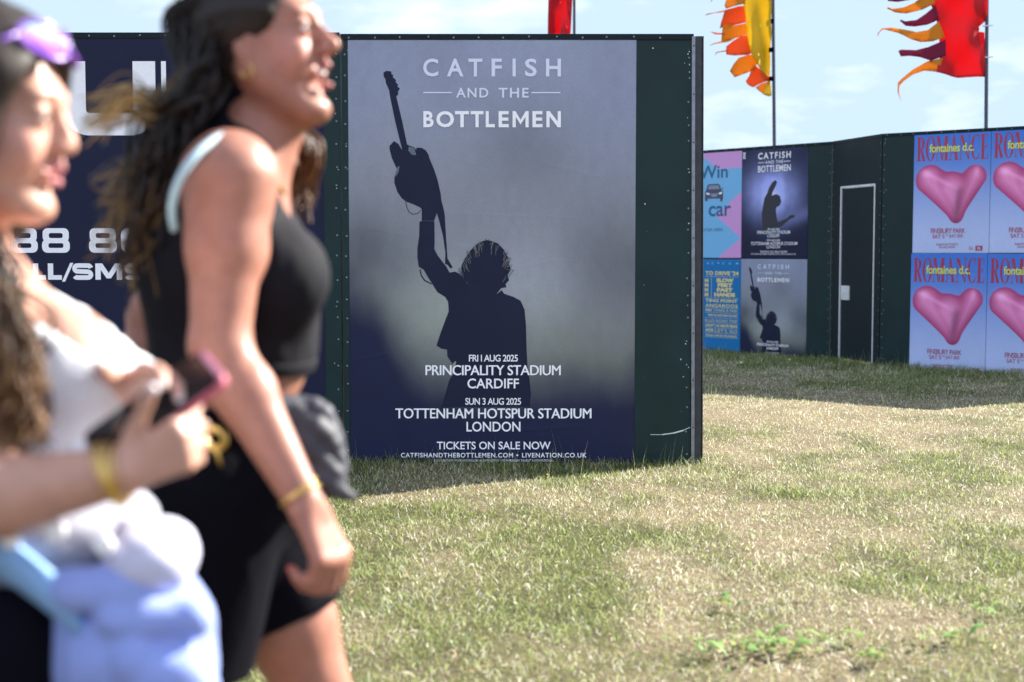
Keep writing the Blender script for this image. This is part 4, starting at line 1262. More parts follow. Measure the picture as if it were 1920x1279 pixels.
def hand_prims(wr, direc, palm, side, curl=(.6, .7, .8, .9), thumb=((.9, .25, .2), .3), s=1.0, spread=.06):
    """wr wrist; direc towards the knuckles; palm the way the palm faces; side the thumb's side"""
    d = A3(direc); d /= np.linalg.norm(d)
    n = A3(palm); n -= d * (n @ d); n /= np.linalg.norm(n)
    t = np.cross(n, d); t = t if t @ A3(side) > 0 else -t
    wr = A3(wr); P = []; tips = []
    for i, (off, ln) in enumerate(((.030, .092), (.010, .096), (-.010, .091), (-.028, .084))):
        kn = wr + d * ln * s + t * off * s
        P.append(cone(wr + d * .012 * s + t * off * .55 * s, kn, .0150 * s, .0115 * s, .014 * s))
        p = kn; a = 0.0; L3 = [(.044, .026, .020), (.049, .030, .022), (.045, .028, .021), (.035, .021, .019)][i]
        sp = spread * (1.2 - i * .8)
        c = curl[i] if hasattr(curl, '__len__') else curl
        for q, (l3, r1, r2) in enumerate(zip(L3, (.0105, .0095, .0085), (.0095, .0085, .0072))):
            a += c * (1.0, 1.15, .8)[q]
            v = d * math.cos(a) + n * math.sin(a) + t * sp * math.cos(a)
            v /= np.linalg.norm(v)
            p2 = p + v * l3 * s
            P.append(cone(p, p2, r1 * s, r2 * s, .004 * s if q else .006 * s)); p = p2
        tips.append((p, v))
    (ta, tb, tc), tcurl = thumb
    base = wr + d * .022 * s + t * .026 * s + n * .008 * s
    v = t * ta + d * tb + n * tc; v /= np.linalg.norm(v)
    p1 = base + v * .042 * s
    v2 = v + d * tcurl + n * tcurl * .3; v2 /= np.linalg.norm(v2)
    p2 = p1 + v2 * .034 * s
    v3 = v2 + d * tcurl * .8; v3 /= np.linalg.norm(v3)
    p3 = p2 + v3 * .026 * s
    P += [cone(wr + d * .02 * s + t * .012 * s, base + v * .02 * s, .0165 * s, .0145 * s, .014 * s), cone(base, p1, .0150 * s, .0120 * s, .012 * s), cone(p1, p2, .0115 * s, .0105 * s, .005 * s), cone(p2, p3, .0105 * s, .0085 * s, .004 * s)]
    tips.append((p3, v3))
    return P, tips

def spline(P, n):
    P = [A3(p) for p in P]
    P = [2 * P[0] - P[1]] + P + [2 * P[-1] - P[-2]]
    o = []
    m = len(P) - 3
    for i in range(n + 1):
        u = min(i / n * m, m - 1e-6); k = int(u); t = u - k
        a, b, c, d = P[k:k + 4]
        o.append(.5 * (2 * b + (c - a) * t + (2 * a - 5 * b + 4 * c - d) * t * t + (-a + 3 * b - 3 * c + d) * t ** 3))
    return np.array(o)

def tubes(name, curves, m, parent):
    """curves: (points (k,3), radii (k), colours (k,3)) -> one mesh of hair strands"""
    VV, FF, CC = [], [], []; base = 0; ns = 5
    for P, r, c in curves:
        k = len(P)
        T = np.gradient(P, axis=0); T /= np.maximum(np.linalg.norm(T, axis=1), 1e-9)[:, None]
        u = np.cross(T, A3((.3, .9, .1))); u /= np.maximum(np.linalg.norm(u, axis=1), 1e-9)[:, None]
        w = np.cross(T, u)
        a = np.arange(ns) / ns * 2 * np.pi
        V = P[:, None] + (u[:, None] * np.cos(a)[None, :, None] + w[:, None] * np.sin(a)[None, :, None]) * np.asarray(r)[:, None, None]
        VV.append(V.reshape(-1, 3)); CC.append(np.repeat(c, ns, 0))
        i = np.arange(k - 1)[:, None] * ns; j = np.arange(ns)[None]; j2 = (j + 1) % ns
        FF.append(np.stack([i + j, i + j2, i + ns + j2, i + ns + j], -1).reshape(-1, 4) + base); base += k * ns
    return np.concatenate(VV), np.concatenate(FF), np.concatenate(CC)

def skin_cols(V, base, blobs, seed):
    c = np.tile(A3(base), (len(V), 1)) * (.94 + .12 * fbm(V[:, 0], V[:, 1], V[:, 2], 14, seed, 3))[:, None]
    for p, r, col, am in blobs:
        w = am * np.exp(-(np.linalg.norm(V - A3(p), axis=1) / r) ** 2)
        c = c * (1 - w[:, None]) + A3(col) * w[:, None]
    return c

def torso_prims(J, s=1.0):
    """J: pelvis, waist, chest, neck (world), f (forward), l (left), shoulders sr, sl, hips hr, hl"""
    f, l = A3(J['f']), A3(J['l']); up = np.cross(f, l)
    def fr(a, b):
        u = A3(b) - A3(a); u /= np.linalg.norm(u); ll = l - u * (l @ u); ll /= np.linalg.norm(ll); return np.stack([np.cross(ll, u), ll, u], 1)
    pe, wa, ch, ne = map(A3, (J['pelvis'], J['waist'], J['chest'], J['neck']))
    Rp = fr(pe, wa); Rc = fr(wa, ch); Rn = fr(ch, ne)
    P = [ell(pe, (.118 * s, .172 * s, .13 * s), Rp, .05), ell(wa, (.100 * s, .130 * s, .13 * s), Rc, .06), ell(ch, (.112 * s, .145 * s, .17 * s), Rn, .06)]
    for y in (-1, 1):
        P.append(ell(pe + Rp @ A3((-.055, .078 * y, -.045)) * s, (.088 * s, .085 * s, .10 * s), Rp, .05))
    P.append(cone(J['sr'], ch + (ne - ch) * .62, .055 * s, .070 * s, .05)); P.append(cone(J['sl'], ch + (ne - ch) * .62, .055 * s, .070 * s, .05))
    P.append(cone(ne, A3(J['sr']) * .75 + ne * .25 + up * .012, .050 * s, .034 * s, .05)); P.append(cone(ne, A3(J['sl']) * .75 + ne * .25 + up * .012, .050 * s, .034 * s, .05))
    return P, Rp, Rc, Rn

def arm_prims(sh, el, wr, g=1.0):
    sh, el, wr = A3(sh), A3(el), A3(wr); m = sh * .6 + el * .4; q = el * .7 + wr * .3
    return [cone(sh, m, .060 * g, .055 * g, .03), cone(m, el, .055 * g, .043 * g, .02), cone(el, q, .043 * g, .044 * g, .02), cone(q, wr, .044 * g, .027 * g, .02)]

def leg_prims(hp, kn, an, g=1.0):
    hp, kn, an = A3(hp), A3(kn), A3(an); q = kn * .68 + an * .32
    d = (an - kn) / np.linalg.norm(an - kn)
    return [cone(hp, hp * .5 + kn * .5, .092 * g, .080 * g, .04), cone(hp * .5 + kn * .5, kn, .080 * g, .054 * g, .03), cone(kn, q + A3((-.012, 0, 0)), .052 * g, .055 * g, .02), cone(q + A3((-.012, 0, 0)), an, .055 * g, .034 * g, .02)]

def shoe(parent, an, fwd, pitch_, m):
    f = A3(fwd); l = np.cross((0, 0, 1.0), f)
    c, s_ = math.cos(pitch_), math.sin(pitch_)
    d = f * c - A3((0, 0, 1)) * s_; u = f * s_ + A3((0, 0, 1)) * c
    o = A3(an) - u * .055
    P = [cone(o - d * .035, o + d * .03, .036, .040, .03), cone(o + d * .03, o + d * .14 - u * .012, .042, .030, .04), cone(o - d * .01 + u * .03, o + u * .065 - d * .01, .042, .044, .03)]
    V, Q = solid(P, .006, clips=[lambda x, y, z: -((x - o[0]) * u[0] + (y - o[1]) * u[1] + (z - o[2]) * u[2]) - .032])
    mesh_np('shoe', V, Q, m, parent)

def eyes(parent, T, Rm, s, open_=True):
    for y in (-1, 1):
        b = MB(); Tm = Matrix([[*Rm[i]] for i in range(3)])
        b.ball(T(.0795, .033 * y, .0135), tuple(np.array((.0136, .0125, .0108)) * s), 0, 14, 10, Tm)
        b.ball(T(.0895, .033 * y, .0130), tuple(np.array((.0044, .0058, .0058)) * s), 1, 12, 8, Tm)
        o = b.build('eye', [M['eye'], M['iris']], parent, smooth=True)
        for lift, nm, rr in ((.0245, 'eyelash', .0014), (.037, 'eyebrow', .0030)):
            b = MB()
            if nm == 'eyelash': pts = [T(.093 - abs(q) * .011 if abs(q) < 2 else .08, .033 * y + q * .0155, .0215 - .0055 * q * q) for q in (-1, -.5, 0, .5, 1)]
            else: pts = [T(.0955 - .007 * (q + 1) ** 1.5, y * (.018 + .013 * (q + 1)), .037 + .005 * (1 - q * q)) for q in (-1, -.5, 0, .5, 1)]
            b.tube(pts, [.6 * rr * s, rr * s, rr * s, rr * s, .5 * rr * s], 6)
            b.build(nm, M['lash'], parent, smooth=True)

def bangle(b, c, ax, r, t, m=0, wob=0.0):
    ax = Vector(ax).normalized(); u = ax.orthogonal().normalized(); w = ax.cross(u); c = Vector(c)
    b.tube([c + (u * math.cos(a) + w * math.sin(a)) * r + ax * (wob * math.sin(2 * a)) for a in [2 * math.pi * k / 28 for k in range(29)]], t, 6, m, cap=False)

HR = random.Random(21)
def wavy(ctrl, jit, n, r0, wave=0.0, freq=5.0, root=(.012, .008, .006), tip=(.3, .18, .07), tip_at=.6, braid=False):
    ph = HR.uniform(0, 6.28); C_ = []
    for i, p in enumerate(ctrl):
        j = jit[i] if hasattr(jit, '__len__') else jit
        C_.append(A3(p) + A3((HR.gauss(0, j), HR.gauss(0, j), HR.gauss(0, j))))
    P = spline(C_, n); t = np.linspace(0, 1, n + 1)
    if wave:
        P[:, 0] += wave * np.sin(t * freq * 6.28 + ph) * t; P[:, 1] += wave * np.cos(t * freq * 6.28 + ph * 1.3) * t
    r = r0 * (1 - .55 * t ** 3) * (1 + (.22 * np.sin(t * n * 2.2 + ph) if braid else 0))
    k = sst(tip_at - .25, tip_at + .35, t + HR.uniform(-.12, .12))[:, None]
    v = HR.uniform(.7, 1.35)
    return P, r, (A3(root) * (1 - k) + A3(tip) * k) * v

# ================================================================== woman in black, walking to the right
def walker():
    d0 = 2.30
    f = A3((math.cos(R(-8)), math.sin(R(-8)), 0)); l = A3((-f[1], f[0], 0))
    C = W(497, 92, d0)
    yaw, pit = R(-15), R(9)
    fh = A3((math.cos(yaw) * math.cos(pit), math.sin(yaw) * math.cos(pit), math.sin(pit)))
    Rh = frame3(fh)
    hs = 1.0
    HP, HC, LID, T = head_prims(C, Rh, hs, mouth=.011, jawdrop=.012)
    J = dict(f=f, l=l, pelvis=W(420, 885, 2.31), waist=W(408, 725, 2.31), chest=W(408, 480, 2.31), neck=W(447, 285, 2.31),
             sr=W(430, 338, 2.145), sl=W(448, 338, 2.475), hr=W(405, 930, 2.215), hl=W(445, 930, 2.40))
    TP, Rp, Rc, Rn = torso_prims(J, 1.0)
    bust = [ell(W(508, 520, 2.31 + q), (.085, .080, .082), Rn, .045) for q in (-.072, .072)]
    TP += bust
    TP.append(ell(W(495, 650, 2.31), (.075, .11, .09), Rc, .06))
    neck = [cone(W(470, 300, 2.31), W(492, 170, 2.31), .058, .054, .035), cone(W(505, 265, 2.31), W(540, 205, 2.305), .038, .040, .04)]
    ar = arm_prims(J['sr'], W(412, 650, 2.10), W(570, 942, 2.04), 1.0)
    ar[0] = cone(J['sr'], A3(J['sr']) * .6 + A3(W(412, 650, 2.10)) * .4, .072, .059, .035)
    al = arm_prims(J['sl'], W(288, 590, 2.52), W(262, 830, 2.50), 1.0)
    hpR, tipR = hand_prims(W(570, 942, 2.04), W(622, 1046, 2.03) - W(570, 942, 2.04), (-.75, .45, -.35), (.3, .9, .1), curl=(.75, .85, .9, .95), thumb=((.55, .8, .35), .35), s=1.0)
    hpL, tipL = hand_prims(W(262, 830, 2.50), (.0, .0, -1), (.6, -.7, 0), (.8, .3, 0), curl=(.5, .55, .6, .65), s=.97)
    knR, anR = W(318, 1400, 2.22), W(150, 1735, 2.22)
    knL, anL = W(628, 1392, 2.40), W(668, 1800, 2.40)
    gL = 2.40
    anL = A3((anL[0], anL[1], .085)); anR = A3((anR[0], anR[1], .15))
    LR = leg_prims(J['hr'], knR, anR); LL = leg_prims(J['hl'], knL, anL)
    prims = TP + neck + HP + ar + al + LR + LL + hpR + hpL
    # the ankle runs down into the shoe
    prims += [cone(anR, A3(anR) + A3((.05, 0, -.06)), .034, .03, .02), cone(anL, A3(anL) + A3((.05, 0, -.03)), .034, .03, .02)]
    lo = np.min([bounds(p)[0] for p in prims], 0) - .04; hi = np.max([bounds(p)[1] for p in prims], 0) + .04
    F = Field(lo, hi, .0048)
    for p in TP + neck + HP: F.add(p)
    for p in HC: F.add(p, 0, 's')
    for p in LID: F.add(p)
    for p in LR + LL + prims[-2:] + ar + al + hpR + hpL: F.add(p)
    V, Q = F.mesh(2)
    lips = (.42, .12, .12); blush = (.56, .22, .17)
    blobs = [(T(.066, y * .048, -.025), .032, blush, .55) for y in (-1, 1)] + [(T(.104, 0, -.046), .012, lips, .8), (T(.096, .014, -.05), .012, lips, .8), (T(.096, -.014, -.05), .012, lips, .8),
             (T(.101, 0, -.076), .013, lips, .85), (T(.093, .014, -.070), .012, lips, .8), (T(.093, -.014, -.070), .012, lips, .8), (T(.112, 0, -.016), .02, blush, .35)]
    blobs += [(p + v * .004, .0075, (.5, .02, .05), 1.0) for p, v in tipR + tipL]
    body = mesh_np('person', V, Q, M['skin'], vcol=skin_cols(V, (.31, .138, .098), blobs, 5))
    tag(body, 'long haired woman in a black sleeveless top and black shorts walking to the right', 'person')
    # --- clothes
    up = A3((0, 0, 1)); ch = A3(J['chest'])
    hem = A3(W(530, 700, 2.31)); nk = A3(W(500, 330, 2.31))
    dn = A3((.55, 0, .83)); dn /= np.linalg.norm(dn)
    arm_cut = [cone(A3(J['sr']) + A3((.012, -.10, .01)), A3(J['sr']) + A3((.002, .0, -.02)), .074, .066, .015), cone(A3(J['sl']) + A3((.012, .10, .01)), A3(J['sl']) + A3((.002, .0, -.02)), .074, .066, .015),
               cone(A3(J['sr']) + A3((.02, -.07, -.02)), A3(J['sr']) + A3((.02, -.05, -.11)), .07, .05, .02)]
    neck_cut = [ell(W(505, 268, 2.31), (.085, .085, .10), Rn, .015), ell(W(560, 330, 2.31), (.075, .075, .075), Rn, .02)]
    hemf = lambda x, y, z: (hem[2] + .0 * x) - z
    Vt, Qt = solid(TP + neck[:1], .005, .007, arm_cut + neck_cut, [hemf], 2)
    Vt = folds(Vt, Qt, .0025, 16, 3, st=(1, 1, .5))
    mesh_np('tank_top', Vt, Qt, M['black_knit'], body)
    # hem band
    band = [lambda x, y, z: np.abs(z - hem[2] - .012) - .012]
    Vb, Qb = solid(TP, .005, .0105, [], band, 1); mesh_np('hem_band', Vb, Qb, M['black_knit'], body)
    # pale strap along the armhole
    sr = A3(J['sr'])
    pts = [W(470, 262, 2.20), W(440, 250, 2.15), W(402, 262, 2.10), W(362, 296, 2.06), W(334, 342, 2.055), W(322, 390, 2.07), W(326, 430, 2.10)]
    P = spline(pts, 24)
    b = MB(); b.tube([Vector(p) for p in P], [.006] * 25, 8); b.build('bra_strap', M['cyan_strap'], body, smooth=True)
    # shorts: hips and both thighs
    wz = W(480, 752, 2.31)[2]
    kR, kL = A3(knR), A3(knL)
    thR = A3(J['hr']) * .34 + kR * .66; thL = A3(J['hl']) * .52 + kL * .48
    SP = TP[:2] + TP[3:5] + [ell(W(500, 860, 2.31), (.09, .13, .12), Rp, .06), cone(J['hr'], thR, .104, .100, .04), cone(J['hl'], thL, .102, .094, .04)]
    def capend(a, b_):
        a = A3(a); dr_ = A3(b_) - a; dr_ /= np.linalg.norm(dr_)
        return lambda x, y, z: np.where(np.abs(y - b_[1]) < .115, (x - b_[0]) * dr_[0] + (y - b_[1]) * dr_[1] + (z - b_[2]) * dr_[2], -1)
    Vs, Qs = solid(SP, .0055, .008, [], [lambda x, y, z: z - wz, capend(J['hr'], thR), capend(J['hl'], thL)], 2)
    Vs = folds(Vs, Qs, .005, 9, 8, st=(1, 1, .5))
    mesh_np('shorts', Vs, Qs, M['black_cloth'], body)
    # charcoal jacket knotted in front of the waist
    JP = [cone(W(440, 768, 2.18), W(548, 775, 2.21), .020, .026, .015), ell(W(565, 790, 2.22), (.032, .035, .030), None, .012)]
    for (x0, y0, x1, y1, x2, y2, r0, r1, yy) in [(555, 768, 605, 778, 634, 850, .020, .012, 2.225), (560, 792, 606, 815, 642, 878, .022, .010, 2.205), (552, 812, 590, 850, 640, 902, .022, .010, 2.195), (545, 835, 575, 885, 610, 915, .022, .014, 2.21),
                                                 (575, 775, 618, 800, 640, 862, .018, .009, 2.26), (560, 850, 600, 895, 648, 922, .012, .007, 2.19), (600, 900, 630, 918, 662, 930, .010, .005, 2.20)]:
        P = spline([W(x0, y0, yy), W(x1, y1, yy - .012), W(x2, y2, yy)], 6)
        for q in range(6): JP.append(cone(P[q], P[q + 1], r0 + (r1 - r0) * q / 6, r0 + (r1 - r0) * (q + 1) / 6, .007))
    Vj, Qj = solid(JP, .0045, 0, [], [], 1)
    Vj = folds(Vj, Qj, .003, 22, 9, st=(1, .6, 1.4))
    mesh_np('knotted_jacket', Vj, Qj, M['grey_cloth'], body)
    # --- face details
    eyes(body, T, Rh, hs)
    b = MB(); Tm = Matrix([[*Rh[i]] for i in range(3)])
    b.ball(T(.086, 0, -.0545), (.009, .017, .0058), 0, 14, 8, Tm); b.build('teeth', M['teeth'], body, smooth=True)
    b = MB(); c = T(-.002, -.078, -.045); bangle(b, c, Rh @ A3((.3, 1, 0)), .011, .0018); b.build('hoop_earring', M['gold'], body, smooth=True)
    P = spline([W(420, 258, 2.27), W(455, 252, 2.225), W(480, 262, 2.215), W(500, 300, 2.225), W(522, 345, 2.25), W(535, 362, 2.29), W(530, 345, 2.35)], 30)
    b = MB(); b.tube([Vector(p) for p in P], .003, 6); b.build('necklace', M['gold'], body, smooth=True)
    b = MB(); wr = A3(W(570, 942, 2.04)); dr_ = A3(W(570, 942, 2.04)) - A3(W(412, 650, 2.10)); bangle(b, wr - dr_ * .04, dr_, .031, .0022); b.build('bracelet', M['gold'], body, smooth=True); b = MB(); bangle(b, wr - dr_ * .07, dr_ + A3((0, .05, .05)), .032, .0018)
    b.build('bracelet', M['gold'], body, smooth=True)
    b = MB(); bangle(b, W(402, 822, 2.10), (.2, 1, .3), .016, .006); b.tube([W(402, 838, 2.10), W(416, 880, 2.12)], [.004, .003], 6); b.build('waist_ring', M['gold'], body, smooth=True)
    shoe(body, anR, (1, -.1, 0), R(48), M['shoe']); shoe(body, anL, (1, -.05, 0), R(0), M['shoe'])
    # --- hair: a cap over the skull, then many long braids blown back
    cap = [ell(T(-.014, 0, .052), A3((.114, .096, .098)), Rh, .03), ell(T(-.070, 0, -.01), A3((.05, .070, .085)), Rh, .03)]
    hcut = [ell(T(.106, 0, -.020), (.080, .098, .112), Rh, .03), ell(T(.034, -.10, -.050), (.052, .042, .060), Rh, .035), ell(T(.030, .10, -.045), (.050, .040, .055), Rh, .01)]
    Vh, Qh = solid(cap, .0045, .0, hcut, [], 1)
    dloc = (Vh - A3(C)) @ Rh
    gro = np.sin(np.arctan2(dloc[:, 2], dloc[:, 1]) * 26 + 3 * fbm(Vh[:, 0], Vh[:, 1], Vh[:, 2], 9, 4, 2))
    Vh = Vh + (Vh - A3(T(-.02, 0, .04))) * (.008 * gro)[:, None]
    hc = np.tile(A3((.012, .008, .007)), (len(Vh), 1))
    cur = []
    dk, gold, brn = (.012, .008, .007), (.40, .24, .085), (.12, .055, .022)
    r = HR.uniform
    for k in range(300):                                  # main mass down the back
        s0 = T(r(-.115, -.03), r(-.075, .075), r(-.06, .10))
        x1 = r(0, 1)
        cur.append(wavy([s0, W(385 - 50 * x1, 150 + 70 * x1 + r(-30, 30), r(2.17, 2.45)), W(335 - 60 * x1 + r(-10, 20), 265 + r(-40, 50), r(2.16, 2.46)), W(305 - 45 * x1, 380 + r(-60, 50), r(2.16, 2.46)), W(285 - 45 * x1 + r(-25, 20), 470 + r(-120, 70), r(2.16, 2.46))], [.004, .012, .014, .016, .020], 26, r(.0022, .0042), .004, 2.5, dk, brn if r(0, 1) < .6 else gold, .92, True))
    for k in range(44):                                   # locks lifted by the wind, gold at the ends
        s0 = T(r(-.11, -.07), r(-.06, .03), r(-.05, .07))
        y1 = r(185, 245)
        cur.append(wavy([s0, W(345, 130 + r(0, 60), r(2.16, 2.32)), W(285, y1 - 20 + r(-15, 25), r(2.14, 2.3)), W(235, y1 - 25 + r(-12, 12), r(2.14, 2.28)), W(r(140, 200), y1 + r(-25, 40), r(2.14, 2.28))], [.004, .006, .006, .007, .007], 26, r(.0014, .0026), .003, 3, dk, gold, .50, False))
    for k in range(34):
        s0 = T(r(-.11, -.06), r(-.06, .05), r(-.08, .03))
        y1 = r(310, 430)
        cur.append(wavy([s0, W(330, 200 + r(0, 70), r(2.16, 2.4)), W(270, 290 + r(-20, 40), r(2.15, 2.4)), W(225, y1 + r(-10, 10), r(2.15, 2.4)), W(r(160, 215), y1 + r(-10, 70), r(2.15, 2.4))], [.004, .01, .012, .012, .012], 26, r(.0012, .0022), .004, 3, dk, gold, .70, False))
    for k in range(52):                                   # the far side falls in front of the shoulder
        s0 = T(r(-.06, .0), r(.065, .08), r(-.05, .02))
        cur.append(wavy([s0, W(535 + r(-20, 25), 215, r(2.38, 2.43)), W(562 + r(-28, 38), 290, r(2.37, 2.44)), W(558 + r(-22, 30), 390 + r(-50, 20), r(2.38, 2.45))], [.003, .006, .008, .01], 20, r(.0022, .004), .003, 3, dk, brn, .55, True))
    for k in range(130):                                   # braids combed back over the skull
        a = -1.4 + 2.8 * k / 129
        st = [T(.068 * math.cos(a) - .02 * q, .086 * math.sin(a) * (1 - .0 * q), .118 - .050 * abs(math.sin(a)) ** 2 - .02) for q in (0,)][0]
        cur.append(wavy([st, T(.01, .082 * math.sin(a), .145 - .060 * math.sin(a) ** 2), T(-.065, .085 * math.sin(a), .128 - .055 * math.sin(a) ** 2), T(-.122, .070 * math.sin(a), .055), W(355 + r(-15, 15), 170 + r(-20, 20), 2.30 + .08 * math.sin(a))], [.002, .004, .004, .006, .012], 24, .0030, 0, 1, dk, brn, 1.3, True))
    V2, F2, c2 = tubes('hair', cur, None, None)
    Vh2 = np.concatenate([Vh, V2]); Fh2 = np.concatenate([Qh, F2 + len(Vh)])
    hair = mesh_np('hair', Vh2, Fh2, M['hair'], body, vcol=np.concatenate([hc, c2]))
    b = MB(); b.ball(T(.006, -.086, .112), .0085, 0, 12, 8); b.build('hair_bead', M['gold'], hair, smooth=True)
    return body
walker()

# ================================================================== woman in white, looking at her phone
def phone_woman():
    d0 = 1.76
    f = A3((math.cos(R(-4)), math.sin(R(-4)), 0)); l = A3((-f[1], f[0], 0))
    C = W(-26, 232, d0)
    yaw, pit = R(-4), R(-5)
    fh = A3((math.cos(yaw) * math.cos(pit), math.sin(yaw) * math.cos(pit), math.sin(pit)))
    Rh = frame3(fh); hs = .98
    HP, HC, LID, T = head_prims(C, Rh, hs, mouth=.0, jawdrop=0, lip=.72, nose=.92)
    J = dict(f=f, l=l, pelvis=W(20, 1135, 1.78), waist=W(20, 940, 1.78), chest=W(-28, 700, 1.78), neck=W(-90, 510, 1.77),
             sr=W(-80, 600, 1.61), sl=W(-50, 590, 1.95), hr=W(15, 1200, 1.69), hl=W(25, 1200, 1.87))
    TP, Rp, Rc, Rn = torso_prims(J, .97)
    TP += [ell(W(105, 690, 1.78 + q), (.078, .076, .078), Rn, .045) for q in (-.07, .07)]
    TP.append(ell(W(70, 860, 1.78), (.085, .11, .10), Rc, .06))
    neck = [cone(W(-92, 505, 1.77), W(-72, 345, 1.765), .052, .050, .03), cone(W(-75, 450, 1.765), W(-30, 385, 1.762), .028, .028, .03)]
    elR, wrR = W(-75, 945, 1.57), W(232, 886, 1.56)
    elL, wrL = W(110, 800, 1.97), W(245, 735, 1.74)
    ar = arm_prims(J['sr'], elR, wrR, 1.0); al = arm_prims(J['sl'], elL, wrL, .95)
    # phone pose
    pc = A3(W(288, 772, 1.60))
    u = A3((.777, .223, .583)); u /= np.linalg.norm(u); n = A3((-.36, -.61, .70)); n -= u * (n @ u); n /= np.linalg.norm(n); v = np.cross(u, n)
    hpR, tipR = hand_prims(wrR, A3(W(335, 838, 1.56)) - A3(wrR), A3((.05, .92, .05)), (-.4, .0, .9), curl=(1.05, 1.1, 1.15, 1.2), thumb=((.62, .62, -.30), .15), s=.78)
    hpL, tipL = hand_prims(wrL, A3(W(330, 705, 1.66)) - A3(wrL), (.2, -.75, -.55), (-.1, -.4, .8), curl=(.25, .3, .35, .4), thumb=((.7, .7, .1), .2), s=.95)
    knR, knL = W(-70, 1560, 1.67), W(90, 1560, 1.88)
    anR, anL = W(-150, 2000, 1.67), W(70, 2000, 1.88)
    # both feet on the turf
    anR = A3((anR[0], anR[1], .09)); anL = A3((anL[0], anL[1], .085))
    LR = leg_prims(J['hr'], knR, anR); LL = leg_prims(J['hl'], knL, anL)
    ft = [cone(anR, A3(anR) + A3((.05, 0, -.03)), .034, .03, .02), cone(anL, A3(anL) + A3((.05, 0, -.03)), .034, .03, .02)]
    prims = TP + neck + HP + ar + al + LR + LL + hpR + hpL + ft
    lo = np.min([bounds(p)[0] for p in prims], 0) - .04; hi = np.max([bounds(p)[1] for p in prims], 0) + .04
    F = Field(lo, hi, .0048)
    for p in TP + neck + HP: F.add(p)
    for p in HC: F.add(p, 0, 's')
    for p in LID: F.add(p)
    for p in LR + LL + ft + ar + al + hpR + hpL: F.add(p)
    V, Q = F.mesh(2)
    lips = (.46, .15, .17); blush = (.62, .26, .22)
    blobs = [(T(.066, y * .045, -.028), .030, blush, .45) for y in (-1, 1)] + [(T(.104, 0, -.046), .010, lips, .85), (T(.096, .013, -.05), .010, lips, .8), (T(.096, -.013, -.05), .010, lips, .8), (T(.101, 0, -.066), .011, lips, .85), (T(.094, .012, -.062), .010, lips, .8), (T(.094, -.012, -.062), .010, lips, .8)]
    blobs += [(p + v_ * .004, .0075, (.80, .76, .78), 1.0) for p, v_ in tipR + tipL]
    body = mesh_np('person', V, Q, M['skin'], vcol=skin_cols(V, (.46, .25, .185), blobs, 6))
    tag(body, 'woman in a white top looking down at the phone held in her hands', 'person')
    # white vest top
    nz_ = W(50, 560, 1.78)[2]; hz = W(60, 1045, 1.78)[2]
    arm_cut = [cone(A3(J['sr']) + A3((.01, -.12, .01)), A3(J['sr']) + A3((0, .01, -.01)), .085, .078, .015), cone(A3(J['sl']) + A3((.01, .12, .01)), A3(J['sl']) + A3((0, -.01, -.01)), .085, .078, .015)]
    nf = lambda x, y, z: (z - nz_) + .55 * (x - W(50, 560, 1.78)[0])
    Vt, Qt = solid(TP, .005, .008, arm_cut, [nf, lambda x, y, z: hz - z], 2)
    Vt = folds(Vt, Qt, .006, 10, 13, st=(1, 1, .6))
    mesh_np('vest_top', Vt, Qt, M['white_cloth'], body)
    # loose white sleeve hanging over the far forearm
    SP = [cone(W(175, 665, 1.86), W(300, 725, 1.77), .024, .017, .02), cone(W(120, 640, 1.9), W(185, 672, 1.85), .05, .028, .03), cone(W(205, 660, 1.84), W(270, 730, 1.79), .016, .026, .02)]
    Vq, Qq = solid(SP, .005, 0, [], [], 1); Vq = folds(Vq, Qq, .004, 18, 15, st=(.5, 1, 1)); mesh_np('sleeve', Vq, Qq, M['white_cloth'], body)
    # grey shirt tail and dark shorts
    wz = W(20, 1048, 1.78)[2]
    kR, kL = A3(knR), A3(knL); tR = A3(J['hr']) * .6 + kR * .4; tL = A3(J['hl']) * .6 + kL * .4
    SP = TP[:2] + TP[3:5] + [ell(W(70, 1110, 1.78), (.09, .13, .11), Rp, .06), cone(J['hr'], tR, .108, .108, .04), cone(J['hl'], tL, .108, .108, .04)]
    Vs, Qs = solid(SP, .006, .008, [], [lambda x, y, z: z - wz, lambda x, y, z: tR[2] - z], 2)
    mesh_np('shorts', folds(Vs, Qs, .005, 9, 18), Qs, M['black_cloth'], body)
    GP = [ell(W(95, 985, 1.74), (.125, .14, .055), None, .03), ell(W(40, 1020, 1.68), (.10, .06, .05), None, .03)]
    Vg, Qg = solid(GP, .006, 0, [], [], 2); mesh_np('shirt_tail', folds(Vg, Qg, .008, 12, 19, st=(1, 1, 2)), Qg, M['grey_top'], body)
    for px, py in ((20, 1010), (105, 995), (195, 1022), (150, 845)):
        b = MB(); b.ball(W(px, py, 1.565 if px != 150 else 1.60), (.012, .006, .012), 0, 12, 8); b.build('stud', M['pearl'], body, smooth=True)
    # pale jacket bundled round the hips
    BP = [ell(W(284, 1042, 1.62), (.050, .06, .044), None, .02)]
    Vb, Qb = solid(BP + [cone(W(250, 1075, 1.66), W(235, 1000, 1.68), .035, .02, .03)], .006, 0, [], [], 2)
